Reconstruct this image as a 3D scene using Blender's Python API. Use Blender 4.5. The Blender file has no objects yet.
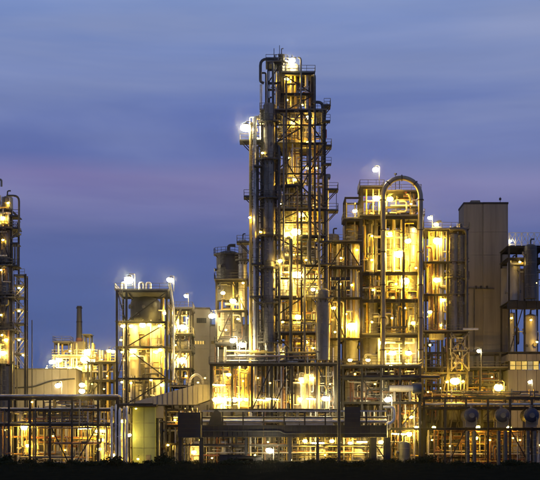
import bpy, math, random
from mathutils import Vector, noise
rnd = random.Random(7)
sc = bpy.context.scene
col = sc.collection
R = math.radians

# ------------------------------------------------------------------ camera
D, F, HY, H = 250.0, 1500.0, 453.0, 2.5      # distance to Y=0, focal length (px of 540), horizon row, eye height
cam = bpy.data.cameras.new('camera')
cam.sensor_width = 36; cam.lens = 36 * F / 540
cam.shift_y = (HY - 240) / 540
cam.clip_start = 1; cam.clip_end = 20000
co = bpy.data.objects.new('camera', cam); col.objects.link(co)
co.location = (0, -D, H); co.rotation_euler = (R(90), 0, 0)
sc.camera = co

# ------------------------------------------------------------------ dusk sky
w = bpy.data.worlds.new('World'); sc.world = w; w.use_nodes = True
nt = w.node_tree; nt.nodes.clear()
def N(t, **k):
    n = nt.nodes.new(t)
    for a, b in k.items(): setattr(n, a, b)
    return n
def L(a, b): nt.links.new(a, b)
def srgb(r, g, b):
    f = lambda c: (c / 255 / 12.92) if c / 255 < .04045 else ((c / 255 + .055) / 1.055) ** 2.4
    return (f(r), f(g), f(b), 1)
tc = N('ShaderNodeTexCoord'); sx = N('ShaderNodeSeparateXYZ'); L(tc.outputs['Generated'], sx.inputs[0])
# long thin cloud streaks: noise stretched along the horizon
mp = N('ShaderNodeMapping'); L(tc.outputs['Generated'], mp.inputs[0]); mp.inputs['Scale'].default_value = (2.8, 2.8, 17); mp.inputs['Rotation'].default_value = (0, R(6), 0)
mp.inputs['Location'].default_value = (1.3, 0, .4)
n1 = N('ShaderNodeTexNoise'); L(mp.outputs[0], n1.inputs['Vector']); n1.inputs['Scale'].default_value = 1.0; n1.inputs['Detail'].default_value = 6; n1.inputs['Roughness'].default_value = .5; n1.inputs['Distortion'].default_value = .5
mp2 = N('ShaderNodeMapping'); L(tc.outputs['Generated'], mp2.inputs[0]); mp2.inputs['Scale'].default_value = (7, 7, 60); mp2.inputs['Rotation'].default_value = (0, R(-3), 0)
n2 = N('ShaderNodeTexNoise'); L(mp2.outputs[0], n2.inputs['Vector']); n2.inputs['Scale'].default_value = 1.0; n2.inputs['Detail'].default_value = 4
# elevation ramp, wobbled a little by the noise
wob = N('ShaderNodeMath', operation='MULTIPLY_ADD'); L(n1.outputs['Fac'], wob.inputs[0]); wob.inputs[1].default_value = .03; L(sx.outputs['Z'], wob.inputs[2])
el = N('ShaderNodeMapRange'); L(wob.outputs[0], el.inputs['Value']); el.inputs['From Min'].default_value = .015; el.inputs['From Max'].default_value = .515
rp = N('ShaderNodeValToRGB'); L(el.outputs[0], rp.inputs[0])
stops = [(0, (72, 96, 148)), (.2, (75, 99, 158)), (.285, (80, 99, 161)), (.325, (100, 105, 166)), (.362, (117, 113, 171)), (.388, (84, 103, 171)), (.44, (92, 113, 178)), (.52, (102, 128, 190)), (.60, (138, 158, 207)), (1, (106, 129, 188))]
cr = rp.color_ramp
while len(cr.elements) < len(stops): cr.elements.new(.5)
for e, (p, c) in zip(cr.elements, stops): e.position = p; e.color = srgb(*c)
cl = N('ShaderNodeValToRGB'); L(n1.outputs['Fac'], cl.inputs[0]); cl.color_ramp.elements[0].position = .40; cl.color_ramp.elements[1].position = .66
hz = N('ShaderNodeMapRange'); L(sx.outputs['Z'], hz.inputs['Value']); hz.inputs['From Min'].default_value = .1; hz.inputs['From Max'].default_value = .26; hz.inputs['To Min'].default_value = .05; hz.inputs['To Max'].default_value = .66
cm = N('ShaderNodeMath', operation='MULTIPLY'); L(cl.outputs[0], cm.inputs[0]); L(hz.outputs[0], cm.inputs[1])
mx = N('ShaderNodeMix', data_type='RGBA'); L(cm.outputs[0], mx.inputs['Factor']); L(rp.outputs[0], mx.inputs['A']); mx.inputs['B'].default_value = srgb(150, 160, 197)
d2 = N('ShaderNodeMapRange'); L(n2.outputs['Fac'], d2.inputs['Value']); d2.inputs['From Min'].default_value = .3; d2.inputs['From Max'].default_value = .7; d2.inputs['To Min'].default_value = .95; d2.inputs['To Max'].default_value = 1.04
vm = N('ShaderNodeVectorMath', operation='SCALE'); L(mx.outputs['Result'], vm.inputs[0]); L(d2.outputs[0], vm.inputs['Scale'])
sky = N('ShaderNodeTexSky'); sky.sky_type = 'NISHITA'; sky.sun_disc = False; sky.sun_elevation = R(-1.5); sky.sun_rotation = R(200)
bg0 = N('ShaderNodeBackground'); L(sky.outputs[0], bg0.inputs[0]); bg0.inputs[1].default_value = .05
bg1 = N('ShaderNodeBackground'); L(vm.outputs[0], bg1.inputs[0]); bg1.inputs[1].default_value = .92
ad = N('ShaderNodeAddShader'); L(bg0.outputs[0], ad.inputs[0]); L(bg1.outputs[0], ad.inputs[1])
ow = N('ShaderNodeOutputWorld'); L(ad.outputs[0], ow.inputs['Surface'])

# last afterglow from behind the camera (the sun has set)
sl = bpy.data.lights.new('sun', 'SUN'); sl.energy = .06; sl.angle = R(30); sl.color = (1, .78, .7)
so = bpy.data.objects.new('sun', sl); col.objects.link(so); so.rotation_euler = (R(80), 0, R(-20))

sc.view_settings.view_transform = 'Standard'; sc.view_settings.look = 'None'
sc.view_settings.exposure = 0; sc.view_settings.gamma = 1; sc.view_settings.use_curve_mapping = False
sc.cycles.use_denoising = True
sc.cycles.max_bounces = 4; sc.cycles.diffuse_bounces = 2; sc.cycles.glossy_bounces = 2
sc.cycles.sample_clamp_indirect = 6

HAZE = .00007
def X(px, Y=0): return (px - 270) * (D + Y) / F
def Z(py, Y=0): return H + (HY - py) * (D + Y) / F

# ------------------------------------------------------------------ materials
MATS = {}
def mat(name, c, c2=None, rough=.6, metal=0.0, scale=.6, stretch=(1, 1, 1), rough2=None, bump=0, emit=None, strength=0, spec=.5):
    m = bpy.data.materials.new(name); m.use_nodes = True
    t = m.node_tree; b = t.nodes['Principled BSDF']
    b.inputs['Metallic'].default_value = metal; b.inputs['Specular IOR Level'].default_value = spec
    tc = t.nodes.new('ShaderNodeTexCoord'); mp = t.nodes.new('ShaderNodeMapping'); mp.inputs['Scale'].default_value = stretch
    t.links.new(tc.outputs['Object'], mp.inputs[0])
    nz = t.nodes.new('ShaderNodeTexNoise'); nz.inputs['Scale'].default_value = scale; nz.inputs['Detail'].default_value = 6; nz.inputs['Roughness'].default_value = .65
    t.links.new(mp.outputs[0], nz.inputs['Vector'])
    r = t.nodes.new('ShaderNodeValToRGB'); t.links.new(nz.outputs['Fac'], r.inputs[0])
    c2 = c2 or tuple(x * .6 for x in c)
    r.color_ramp.elements[0].position = .35; r.color_ramp.elements[0].color = (*c2, 1)
    r.color_ramp.elements[1].position = .62; r.color_ramp.elements[1].color = (*c, 1)
    t.links.new(r.outputs[0], b.inputs['Base Color'])
    mr = t.nodes.new('ShaderNodeMapRange'); mr.inputs['To Min'].default_value = rough2 if rough2 else min(1, rough + .2); mr.inputs['To Max'].default_value = rough
    t.links.new(nz.outputs['Fac'], mr.inputs['Value']); t.links.new(mr.outputs[0], b.inputs['Roughness'])
    if bump:
        nb = t.nodes.new('ShaderNodeTexNoise'); nb.inputs['Scale'].default_value = scale * 6; nb.inputs['Detail'].default_value = 4
        t.links.new(tc.outputs['Object'], nb.inputs['Vector'])
        bp = t.nodes.new('ShaderNodeBump'); bp.inputs['Strength'].default_value = bump; bp.inputs['Distance'].default_value = .1
        t.links.new(nb.outputs['Fac'], bp.inputs['Height']); t.links.new(bp.outputs[0], b.inputs['Normal'])
    if emit:
        if name.startswith('window'):
            mm = t.nodes.new('ShaderNodeMix'); mm.data_type = 'RGBA'; mm.inputs['A'].default_value = (*[e * .35 for e in emit], 1); mm.inputs['B'].default_value = (*emit, 1); t.links.new(nz.outputs['Fac'], mm.inputs['Factor']); t.links.new(mm.outputs['Result'], b.inputs['Emission Color'])
        b.inputs['Emission Color'].default_value = (*emit, 1); b.inputs['Emission Strength'].default_value = strength
    MATS[name] = m
    return m
mat('steel', (.034, .031, .029), (.02, .018, .016), .6, .0, 1.2, spec=.25)
mat('steel_grey', (.16, .15, .135), (.09, .082, .07), .55, .2, 1.0)
mat('steel_galv', (.48, .47, .44), (.3, .28, .26), .5, .5, 1.5)
mat('clad', (.66, .65, .62), (.42, .40, .37), .36, .75, .5, (1, 1, .25), .55)
mat('clad_dull', (.22, .2, .17), (.12, .11, .09), .34, .65, .6, (1, 1, .3))
mat('vessel_paint', (.42, .39, .33), (.25, .22, .17), .42, .15, .45, (1, 1, .3))
mat('vessel_dark', (.07, .07, .075), (.045, .042, .04), .45, .3, .5, (1, 1, .3))
mat('pipe_clad', (.62, .61, .58), (.4, .38, .35), .38, .7, .9)
mat('pipe_rust', (.30, .17, .09), (.16, .08, .045), .7, .1, 1.4)
mat('pipe_dark', (.07, .07, .072), (.04, .038, .036), .5, .3, 1.0)
mat('pipe_yellow', (.62, .46, .12), (.42, .29, .07), .5, 0, .9)
mat('pipe_white', (.72, .70, .65), (.5, .47, .42), .45, 0, .9)
mat('rail', (.17, .155, .12), (.1, .088, .07), .5, .2, 1.5)
mat('rail_dark', (.10, .095, .09), (.05, .05, .05), .5, .4, 1.5)
mat('grating', (.09, .085, .08), (.05, .045, .04), .7, .1, 2.0)
mat('concrete', (.20, .175, .148), (.14, .12, .1), .85, 0, .9, (1, 1, .06), bump=.12)
mat('sheet', (.30, .275, .235), (.235, .21, .175), .6, .1, .3, (1, 1, .4))
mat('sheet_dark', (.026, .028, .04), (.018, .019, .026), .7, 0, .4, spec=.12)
mat('panel_light', (.52, .52, .50), (.38, .37, .35), .5, .2, .5)
mat('sheet_green', (.16, .2, .11), (.11, .145, .075), .55, 0, .4, (1, 1, .3))
mat('blue_paint', (.012, .022, .06), (.009, .015, .04), .42, .1, .8)
mat('brick_red', (.30, .12, .07), (.18, .07, .05), .8, 0, 1.5)
mat('red_paint', (.5, .05, .03), (.3, .03, .02), .5, 0, 1.0)
mat('black', (.03, .03, .032), (.02, .02, .02), .5, .2, 1.5)
mat('asphalt', (.04, .04, .04), (.025, .025, .025), .85, 0, .4, bump=.2)
mat('grass', (.013, .014, .009), (.008, .009, .006), .9, 0, .8, bump=.4, spec=0)
mat('leaf', (.02, .028, .012), (.012, .018, .008), .9, 0, 3, spec=.05)
mat('bark', (.07, .05, .035), (.04, .03, .02), .9, 0, 4)
mat('window_lit', (.06, .055, .04), None, .3, 0, 1.4, emit=(1, .66, .14), strength=1.15)
mat('window_mid', (.06, .055, .04), None, .3, 0, 1.4, emit=(1, .6, .12), strength=.75)
mat('window_dim', (.2, .2, .2), None, .2, 0, 1, emit=(1, .78, .35), strength=.35)
YEL, WRM, WHT = (1, .59, .06), (1, .66, .13), (1, .82, .42)
for k, s in (('t', 55), ('s', 125), ('m', 270), ('l', 340), ('x', 440), ('b', 200)):
    for cn, cc in (('y', YEL), ('w', WRM), ('h', WHT)):
        m = mat('glow_' + k + cn, (.8, .75, .6), None, .3, 0, 1, emit=cc, strength=s)
        try: m.cycles.emission_sampling = 'FRONT'
        except Exception: pass

# ------------------------------------------------------------------ mesh builder
class MB:
    def __init__(s): s.v = []; s.f = []; s.smooth = False
    def box(s, x0, x1, y0, y1, z0, z1):
        n = len(s.v)
        s.v += [(x, y, z) for z in (z0, z1) for x, y in ((x0, y0), (x1, y0), (x1, y1), (x0, y1))]
        s.f += [tuple(n + i for i in q) for q in ((3, 2, 1, 0), (4, 5, 6, 7), (0, 1, 5, 4), (1, 2, 6, 5), (2, 3, 7, 6), (3, 0, 4, 7))]
        return s
    def _frame(s, d):
        d = d.normalized(); up = Vector((0, 0, 1)) if abs(d.z) < .95 else Vector((0, 1, 0))
        a = d.cross(up).normalized(); return a, a.cross(d).normalized()
    def bar(s, a, b, w=.12, h=None):
        h = h or w; a, b = Vector(a), Vector(b); u, v = s._frame(b - a); n = len(s.v)
        for p in (a, b):
            for i, j in ((-1, -1), (1, -1), (1, 1), (-1, 1)): s.v.append(tuple(p + u * (i * w / 2) + v * (j * h / 2)))
        s.f += [tuple(n + i for i in q) for q in ((3, 2, 1, 0), (4, 5, 6, 7), (0, 1, 5, 4), (1, 2, 6, 5), (2, 3, 7, 6), (3, 0, 4, 7))]
        return s
    def ibeam(s, a, b, w=.25, h=.3):
        a, b = Vector(a), Vector(b); u, v = s._frame(b - a); n = len(s.v); t = w * .13; f = h * .5; g = f - h * .14; k = w / 2
        prof = [(-k, -f), (k, -f), (k, -g), (t, -g), (t, g), (k, g), (k, f), (-k, f), (-k, g), (-t, g), (-t, -g), (-k, -g)]
        for p in (a, b):
            for i, j in prof: s.v.append(tuple(p + u * i + v * j))
        m = 12
        s.f += [(n + i, n + (i + 1) % m, n + m + (i + 1) % m, n + m + i) for i in range(m)]
        s.f += [tuple(n + i for i in reversed(range(m))), tuple(n + m + i for i in range(m))]
        return s
    def tube(s, pts, r, n=8, fil=None, cap=True):
        s.smooth = True
        pts = [Vector(p) for p in pts]
        if fil:
            out = [pts[0]]
            for i in range(1, len(pts) - 1):
                p, q, t = pts[i - 1], pts[i], pts[i + 1]
                d1 = (p - q); d2 = (t - q); k = min(fil, d1.length * .48, d2.length * .48)
                a = q + d1.normalized() * k; b = q + d2.normalized() * k
                for j in range(5):
                    u = j / 4; out.append(a * (1 - u) ** 2 + q * 2 * u * (1 - u) + b * u * u)
            out.append(pts[-1]); pts = out
        k0 = len(s.v); u = None
        for i, p in enumerate(pts):
            d = (pts[min(i + 1, len(pts) - 1)] - pts[max(i - 1, 0)]).normalized()
            if u is None: u, _ = s._frame(d)
            u = (u - d * u.dot(d)).normalized(); v = d.cross(u)
            for j in range(n):
                a = 2 * math.pi * j / n; s.v.append(tuple(p + (u * math.cos(a) + v * math.sin(a)) * r))
        for i in range(len(pts) - 1):
            for j in range(n):
                a = k0 + i * n; s.f.append((a + j, a + (j + 1) % n, a + n + (j + 1) % n, a + n + j))
        if cap:
            s.f.append(tuple(k0 + j for j in reversed(range(n)))); e = k0 + (len(pts) - 1) * n; s.f.append(tuple(e + j for j in range(n)))
        return s
    def lathe(s, o, prof, n=20, axis='z', a0=0, a1=2 * math.pi):
        s.smooth = True; full = abs(a1 - a0 - 2 * math.pi) < 1e-6; k0 = len(s.v); m = n if full else n + 1
        for r, h in prof:
            for j in range(m):
                a = a0 + (a1 - a0) * j / n; c, q = r * math.cos(a), r * math.sin(a)
                p = (c, q, h) if axis == 'z' else ((h, c, q) if axis == 'x' else (c, h, -q))
                s.v.append((o[0] + p[0], o[1] + p[1], o[2] + p[2]))
        for i in range(len(prof) - 1):
            for j in range(n):
                a = k0 + i * m; b = (j + 1) % m; s.f.append((a + j, a + b, a + m + b, a + m + j))
        return s
    def prism(s, poly, y0, y1):          # outline in x,z pushed through in y
        n = len(s.v); m = len(poly)
        s.v += [(x, y0, z) for x, z in poly] + [(x, y1, z) for x, z in poly]
        s.f += [tuple(n + i for i in range(m)), tuple(n + m + i for i in reversed(range(m)))]
        s.f += [(n + (i + 1) % m, n + i, n + m + i, n + m + (i + 1) % m) for i in range(m)]
        return s
    def build(s, name, m, parent=None, off=None):
        if off is None:
            off = Vector((0, 0, 0)); q = parent
            while q is not None: off += Vector(q.location); q = q.parent
        me = bpy.data.meshes.new(name)
        me.from_pydata([(a - off[0], b - off[1], c - off[2]) for a, b, c in s.v], [], s.f)
        me.materials.append(MATS[m])
        if s.smooth:
            me.polygons.foreach_set('use_smooth', [True] * len(me.polygons)); me.set_sharp_from_angle(angle=R(38))
        o = bpy.data.objects.new(name, me); col.objects.link(o); o.parent = parent
        return o
def tag(o, label=None, cat=None, group=None, kind=None):
    if label: o['label'] = label
    if cat: o['category'] = cat
    if group: o['group'] = group
    if kind: o['kind'] = kind
    return o
def thing(name, label, cat, loc, group=None):
    o = bpy.data.objects.new(name, None); o.empty_display_size = .5; col.objects.link(o); o.location = loc
    return tag(o, label, cat, group, 'thing')
def copy_tree(o, parent=None):
    c = o.copy(); col.objects.link(c); c.parent = parent
    for ch in o.children: copy_tree(ch, c)
    return c

# ------------------------------------------------------------------ shared pieces
def railing(th, pts, z, m='rail', h=1.1, name='railing', closed=False):
    b = MB(); pts = [Vector((p[0], p[1], z)) for p in pts]
    if closed: pts.append(pts[0])
    for p, q in zip(pts, pts[1:]):
        k = max(1, round((q - p).length / 1.6))
        for i in range(k + 1):
            a = p.lerp(q, i / k); b.bar(a, a + Vector((0, 0, h)), .06)
        for hh in (h, h * .55): b.bar(p + Vector((0, 0, hh)), q + Vector((0, 0, hh)), .065)
        b.bar(p + Vector((0, 0, .1)), q + Vector((0, 0, .1)), .03, .17)
    return b.build(name, m, th)
def ladder(th, x, y, z0, z1, m='rail', cage=True, w=.5, dy=-1):
    b = MB()
    for s_ in (-1, 1): b.bar((x + s_ * w / 2, y, z0), (x + s_ * w / 2, y, z1), .06)
    k = max(2, int((z1 - z0) / .45))
    for i in range(k): b.bar((x - w / 2, y, z0 + (i + .5) * (z1 - z0) / k), (x + w / 2, y, z0 + (i + .5) * (z1 - z0) / k), .035)
    o = b.build('ladder', m, th)
    if cage and z1 - z0 > 4:
        c = MB(); zz = z0 + 2.3
        while zz < z1:
            pr = [(x + .42 * math.sin(a), y + dy * .75 * math.cos(a) , zz) for a in (R(-80), R(-45), 0, R(45), R(80))]
            for p, q in zip(pr, pr[1:]): c.bar(p, q, .03, .05)
            zz += .9
        for a in (R(-45), 0, R(45)): c.bar((x + .42 * math.sin(a), y + dy * .75 * math.cos(a), z0 + 2.3), (x + .42 * math.sin(a), y + dy * .75 * math.cos(a), z1), .03)
        c.build('ladder_cage', m, o)
    return o
def pipe(th, pts, r, m='pipe_clad', fil=None, flange=True, name='pipe', n=8):
    b = MB().tube(pts, r, n, fil or r * 3)
    if flange:
        for p, q in zip(pts, pts[1:]):
            p, q = Vector(p), Vector(q); d = q - p
            if d.length > 4 and rnd.random() < .6:
                t = rnd.uniform(.25, .75); c = p + d * t; e = d.normalized() * max(.05, r * .25)
                b.tube([c - e, c + e], r * 1.55, n)
    return b.build(name, m, th)
def valve(th, x, y, z, s=.3):
    b = MB().tube([(x - s, y, z), (x + s, y, z)], s * .45, 8)
    for k in (-1, 1): b.tube([(x + k * s, y, z), (x + k * s * 1.25, y, z)], s * .75, 8)
    b.tube([(x, y, z), (x, y, z + s * 2)], s * .16, 6)
    o = b.build('valve', rnd.choice(['pipe_dark', 'steel_grey', 'pipe_rust']), th)
    MB().lathe((x, y, z + s * 2), [(s * .62, -.03), (s * .8, 0), (s * .62, .03), (s * .62, -.03)], 10).build('hand_wheel', rnd.choice(['red_paint', 'pipe_yellow', 'blue_paint', 'pipe_dark']), o)
PM = ['pipe_clad', 'pipe_clad', 'pipe_clad', 'pipe_rust', 'pipe_dark', 'pipe_yellow', 'pipe_white', 'clad_dull', 'steel_grey']
DK = ['pipe_dark', 'pipe_dark', 'pipe_rust', 'pipe_rust', 'steel_grey', 'clad_dull', 'pipe_yellow', 'pipe_clad', 'brick_red', 'steel']
def clutter(th, x0, x1, y0, y1, z0, z1, n, rmax=.2, valves=True, mats=PM, vert=.55):
    """pipework threaded through a bay: risers, runs, loops and valves"""
    for i in range(n):
        t = rnd.random(); r = rnd.uniform(.05, rmax) * (1 if rnd.random() < .75 else 1.35)
        x, y = rnd.uniform(x0, x1), rnd.uniform(y0, y1); m = rnd.choice(mats)
        if t < vert:
            a = rnd.uniform(z0, z0 + (z1 - z0) * .45); b = rnd.uniform(a + (z1 - z0) * .25, z1)
            xx = min(x1, max(x0, x + rnd.uniform(-3, 3))); yy = rnd.uniform(y0, y1); xe = min(x1, max(x0, x + rnd.uniform(-2.5, 2.5)))
            k = rnd.random()
            if rnd.random() < .55: pts = [(x, y, z0 - .3), (x, y, z1 + .4)]
            elif k < .45: pts = [(xx, y, a), (x, y, a), (x, y, b), (xe, y, b)]
            elif k < .9: pts = [(x, yy, a), (x, y, a), (x, y, b), (xe, y, b)]
            else: pts = [(x, y, a), (x, y, b), (xe, y, b), (xe, y, b - rnd.uniform(.8, 2.5))]
            pts = [p for j, p in enumerate(pts) if j == 0 or (Vector(p) - Vector(pts[j - 1])).length > .15]
            if len(pts) > 1: pipe(th, pts, r, m)
        elif t < .9 or not valves:
            z = rnd.uniform(z0 + .2, z1); xa = rnd.uniform(x0, x0 + (x1 - x0) * .5); xb = rnd.uniform(xa + (x1 - x0) * .25, x1)
            dz = rnd.choice([-1, 1]) * rnd.uniform(.6, 2.2); zb = min(z1, max(z0 + .2, z + dz))
            pts = [(xa, y, z), (xb, y, z)]
            if rnd.random() < .6 and abs(zb - z) > .3: pts.append((xb, y, zb))
            if rnd.random() < .4 and abs(zb - z) > .3: pts.insert(0, (xa, y, zb))
            pipe(th, pts, r, m)
        else: valve(th, x, y, rnd.uniform(z0 + .3, z1), rnd.uniform(.2, .4))

def frame(name, label, cat, xs, ys, zs, z0=0.0, pw=.32, bw=.24, bh=.34, m='steel', decks=None, rails=None, braces=(), group=None, rail_m='rail', sides=True, root=None, skip=(), posts=True):
    """steel frame: every post, beam, brace, deck and railing its own part"""
    th = root or thing(name, label, cat, ((xs[0] + xs[-1]) / 2, (ys[0] + ys[-1]) / 2, z0), group)
    for x in xs if posts else ():
        for y in ys: MB().ibeam((x, y, z0), (x, y, zs[-1]), pw, pw).build('post', m, th)
    for k, z in enumerate(zs):
        for j, y in enumerate(ys):
            for i in range(len(xs) - 1):
                if (k, j, i) in skip: continue
                MB().ibeam((xs[i] + pw / 2, y, z - bh / 2), (xs[i + 1] - pw / 2, y, z - bh / 2), bw, bh).build('beam', m, th)
        if sides:
            for i, x in enumerate(xs):
                for j in range(len(ys) - 1): MB().ibeam((x, ys[j] + pw / 2, z - bh / 2 - .003), (x, ys[j + 1] - pw / 2, z - bh / 2 - .003), bw * .9, bh * .9).build('beam', m, th)
    for k in (decks if decks is not None else range(len(zs))):
        z = zs[k]; e = .35
        b = MB(); yy = ys[0] - e
        b.box(xs[0] - e, xs[-1] + e, ys[0] - e, ys[-1] + e, z + .004, z + .06)
        d = b.build('deck', 'grating', th)
        if rails is None or k in rails:
            a, c, f, g = xs[0] - e, xs[-1] + e, ys[0] - e, ys[-1] + e
            for p, q in (((a, f), (c, f)), ((c, f), (c, g)), ((c, g), (a, g)), ((a, g), (a, f))): railing(th, [p, q], z + .06, rail_m)
    for (i, k, j, d) in braces:              # bay, level above, row, direction
        za = zs[k - 1] if k > 0 else z0; zb = zs[k] - bh; y = ys[j]
        p, q = ((xs[i] + .1, y, za), (xs[i + 1] - .1, y, zb)) if d > 0 else ((xs[i + 1] - .1, y, za), (xs[i] + .1, y, zb))
        MB().bar(p, q, .18, .18).build('brace', m, th)
    return th
def dome(r, z, h, k=6, up=1): return [(r * math.cos(i / k * math.pi / 2), z + up * h * math.sin(i / k * math.pi / 2)) for i in range(k + 1)]
VES = []
def vessel(name, label, cat, x, y, z0, z1, r, m='clad', bands=2.6, plats=(), lad=True, nozz=4, skirt=True, group=None, hatch=True, top=True, vent=True, n=24, rail_m='rail', rseed=0):
    th = thing(name, label, cat, (x, y, z0), group); VES.append((label, x, y, z0, z1)); q = random.Random(int(x * 31 + z1 * 17) + rseed)
    zs0 = z0 + (1.6 if skirt and z1 - z0 > 8 else 0)
    if zs0 > z0: MB().lathe((x, y, 0), [(0, z0 + .01), (r * 1.02, z0 + .01), (r * 1.0, zs0 + .05)], n).build('skirt', 'concrete', th)
    hd = r * .5
    MB().lathe((x, y, 0), [(0.01, zs0)] + [(r, zs0 + .02)] + dome(r, z1 - hd, hd), n).build('shell', m, th)
    z = zs0 + q.uniform(.8, bands)
    while z < z1 - hd - .3:
        MB().lathe((x, y, 0), [(r, z - .05), (r + .035, z - .05), (r + .035, z + .05), (r, z + .05)], n).build('band', m if q.random() < .6 else 'steel_grey', th); z += bands
    for i in range(nozz):
        a = q.uniform(R(185), R(355)); z = q.uniform(zs0 + 1, z1 - hd - .5); k = q.uniform(.09, .2) * min(1.6, r); c, s_ = math.cos(a), math.sin(a)
        b = MB().tube([(x + c * r * .9, y + s_ * r * .9, z), (x + c * (r + .35), y + s_ * (r + .35), z)], k, 8)
        b.tube([(x + c * (r + .33), y + s_ * (r + .33), z), (x + c * (r + .43), y + s_ * (r + .43), z)], k * 1.6, 8); b.build('nozzle', 'steel_grey', th)
    for (z, a0, a1, wd) in plats:
        a0, a1 = R(a0), R(a1); k = max(6, int((a1 - a0) / .3)); full = a1 - a0 > 6.2
        ro = r + wd
        p = MB().lathe((x, y, z), [(r + .05, 0), (ro, 0), (ro, .08), (r + .05, .08)] + ([(r + .05, 0)]), k, 'z', a0, a1 if not full else a0 + 2 * math.pi).build('platform', 'grating', th)
        pts = [(x + ro * .98 * math.cos(a0 + (a1 - a0) * i / k), y + ro * .98 * math.sin(a0 + (a1 - a0) * i / k)) for i in range(k + (0 if full else 1))]
        railing(p, pts, z + .08, rail_m, closed=full)
        for i in range(0, k, max(1, k // 4)):
            a = a0 + (a1 - a0) * i / k; c, s_ = math.cos(a), math.sin(a)
            MB().bar((x + c * r, y + s_ * r, z - wd * .9), (x + c * ro * .95, y + s_ * ro * .95, z - .02), .1).build('bracket', 'steel', p)
    if lad: ladder(th, x - r * .45, y - r * .9 - .3, z0 + .1, z1 - hd * .6, rail_m)
    if vent: pipe(th, [(x, y, z1 - .1), (x, y, z1 + .9), (x + r * .6, y, z1 + .9)], max(.08, r * .13), 'pipe_dark', flange=False, name='vent_pipe')
    return th
def drum(name, label, cat, x0, x1, y, z, r, m='clad', end_m=None, group=None, axis='x', saddle_h=.9, nozz=3, zb=None):
    """horizontal drum or exchanger on two saddles"""
    c = ((x0 + x1) / 2, y, zb if zb is not None else z - r - saddle_h) if axis == 'x' else (x0, y, zb if zb is not None else z - r - saddle_h)
    th = thing(name, label, cat, c, group); hl = (x1 - x0) / 2; hd = r * .4
    o = ((x0 + x1) / 2, y, z) if axis == 'x' else (x0, y, z)
    if axis == 'y': hl = (x1) / 2
    MB().lathe(o, [(r, -hl + hd), (r, hl - hd)], 20, axis).build('shell', m, th)
    for s_ in (-1, 1):
        MB().lathe(o, [(rr, s_ * (hl - hd) + s_ * (zz)) for rr, zz in dome(r, 0, hd)], 20, axis).build('end_cap', end_m or m, th)
        MB().lathe(o, [(r, s_ * (hl - hd) - .07), (r * 1.1, s_ * (hl - hd) - .07), (r * 1.1, s_ * (hl - hd) + .07), (r, s_ * (hl - hd) + .07)], 20, axis).build('flange', 'steel_grey', th)
        b = MB(); k = s_ * hl * .55; zb_ = c[2]
        if axis == 'x': b.box(o[0] + k - .15, o[0] + k + .15, y - r * .8, y + r * .8, zb_, z - r * .75)
        else: b.box(o[0] - r * .8, o[0] + r * .8, y + k - .15, y + k + .15, zb_, z - r * .75)
        b.build('saddle', 'concrete', th)
    for i in range(nozz):
        k = rnd.uniform(-.7, .7) * hl; p = (o[0] + k, y, z) if axis == 'x' else (o[0], y + k, z)
        MB().tube([p, (p[0], p[1], z + r + .5)], r * .16, 8).tube([(p[0], p[1], z + r + .42), (p[0], p[1], z + r + .55)], r * .28, 8).build('nozzle', 'steel_grey', th)
    return th

# lamps: a stem or pole, a hood and a lit globe; some small ones invented
LAMPS = {}
def lamp_proto(kind, cl):
    k = kind + cl
    if k in LAMPS: return LAMPS[k]
    r = {'t': .12, 's': .16, 'm': .28, 'l': .44, 'x': .66, 'b': .12}[kind]  # big globes are oversized, so their shape takes in the glare
    g = MB().lathe((0, 0, 0), [(.001, -r)] + [(r * math.sin(i * math.pi / 5), -r * math.cos(i * math.pi / 5)) for i in range(1, 5)] + [(.001, r * .95)], 10)
    h = MB().lathe((0, 0, 0), [(r * .78, r * .72), (r * .72, r * .95), (r * .4, r * 1.2), (r * .18, r * 1.5), (.001, r * 1.5)], 12)
    if kind == 'b':                 # tube lamp: a lit tube under a flat reflector
        g = MB().tube([(-.75, 0, 0), (.75, 0, 0)], .09, 8); h = MB().prism([(-.85, .12), (.85, .12), (.85, .2), (.4, .3), (-.4, .3), (-.85, .2)], -.16, .16)
    go = g.build('lamp_globe', 'glow_' + k); ho = h.build('lamp_hood', 'steel_grey')
    LAMPS[k] = (go.data, ho.data, r)
    for o in (go, ho): bpy.data.objects.remove(o)
    return LAMPS[k]
ALL = []
def lamp(px, py, Y, kind='m', cl='y', where='', pole=0.0, group=None, arm=None):
    if kind == 't' and rnd.random() < .4: return  # tiny lamps are mostly invented extras, thinned at random
    gd, hd, r = lamp_proto(kind, cl); x, z = X(px, Y), Z(py, Y)
    base = z - pole if pole else z
    wx = rnd.uniform(1.1, 1.45); tl = rnd.uniform(-.3, .3) if pole else rnd.uniform(-.1, .1)
    name = 'lamp_post' if pole > 2 else 'wall_lamp'
    th = thing(name, where, 'lamp', (x, Y, base), group or where); ALL.append((th, kind, cl, x, Y, z))
    for nm, d in (('lamp_globe', gd), ('lamp_hood', hd)):
        o = bpy.data.objects.new(nm, d); col.objects.link(o); o.parent = th; o.location = (0, 0, z - base)
        o.scale = (wx, 1, .9); o.rotation_euler.y = tl
    if pole:
        MB().tube([(x + r * 1.5, Y + .2, base), (x + r * 1.5, Y + .2, z + r * 1.6), (x, Y, z + r * 1.6)], .06, 6, .3).build('pole', 'steel_grey', th)
    else:
        MB().tube([(x, Y, z + r * 1.4), (x, Y, z + r * 1.4 + .35), (x + .1, Y + .8, z + r * 1.4 + .35)], .045, 6, .15).build('bracket_arm', 'steel_grey', th)
    return th

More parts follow.
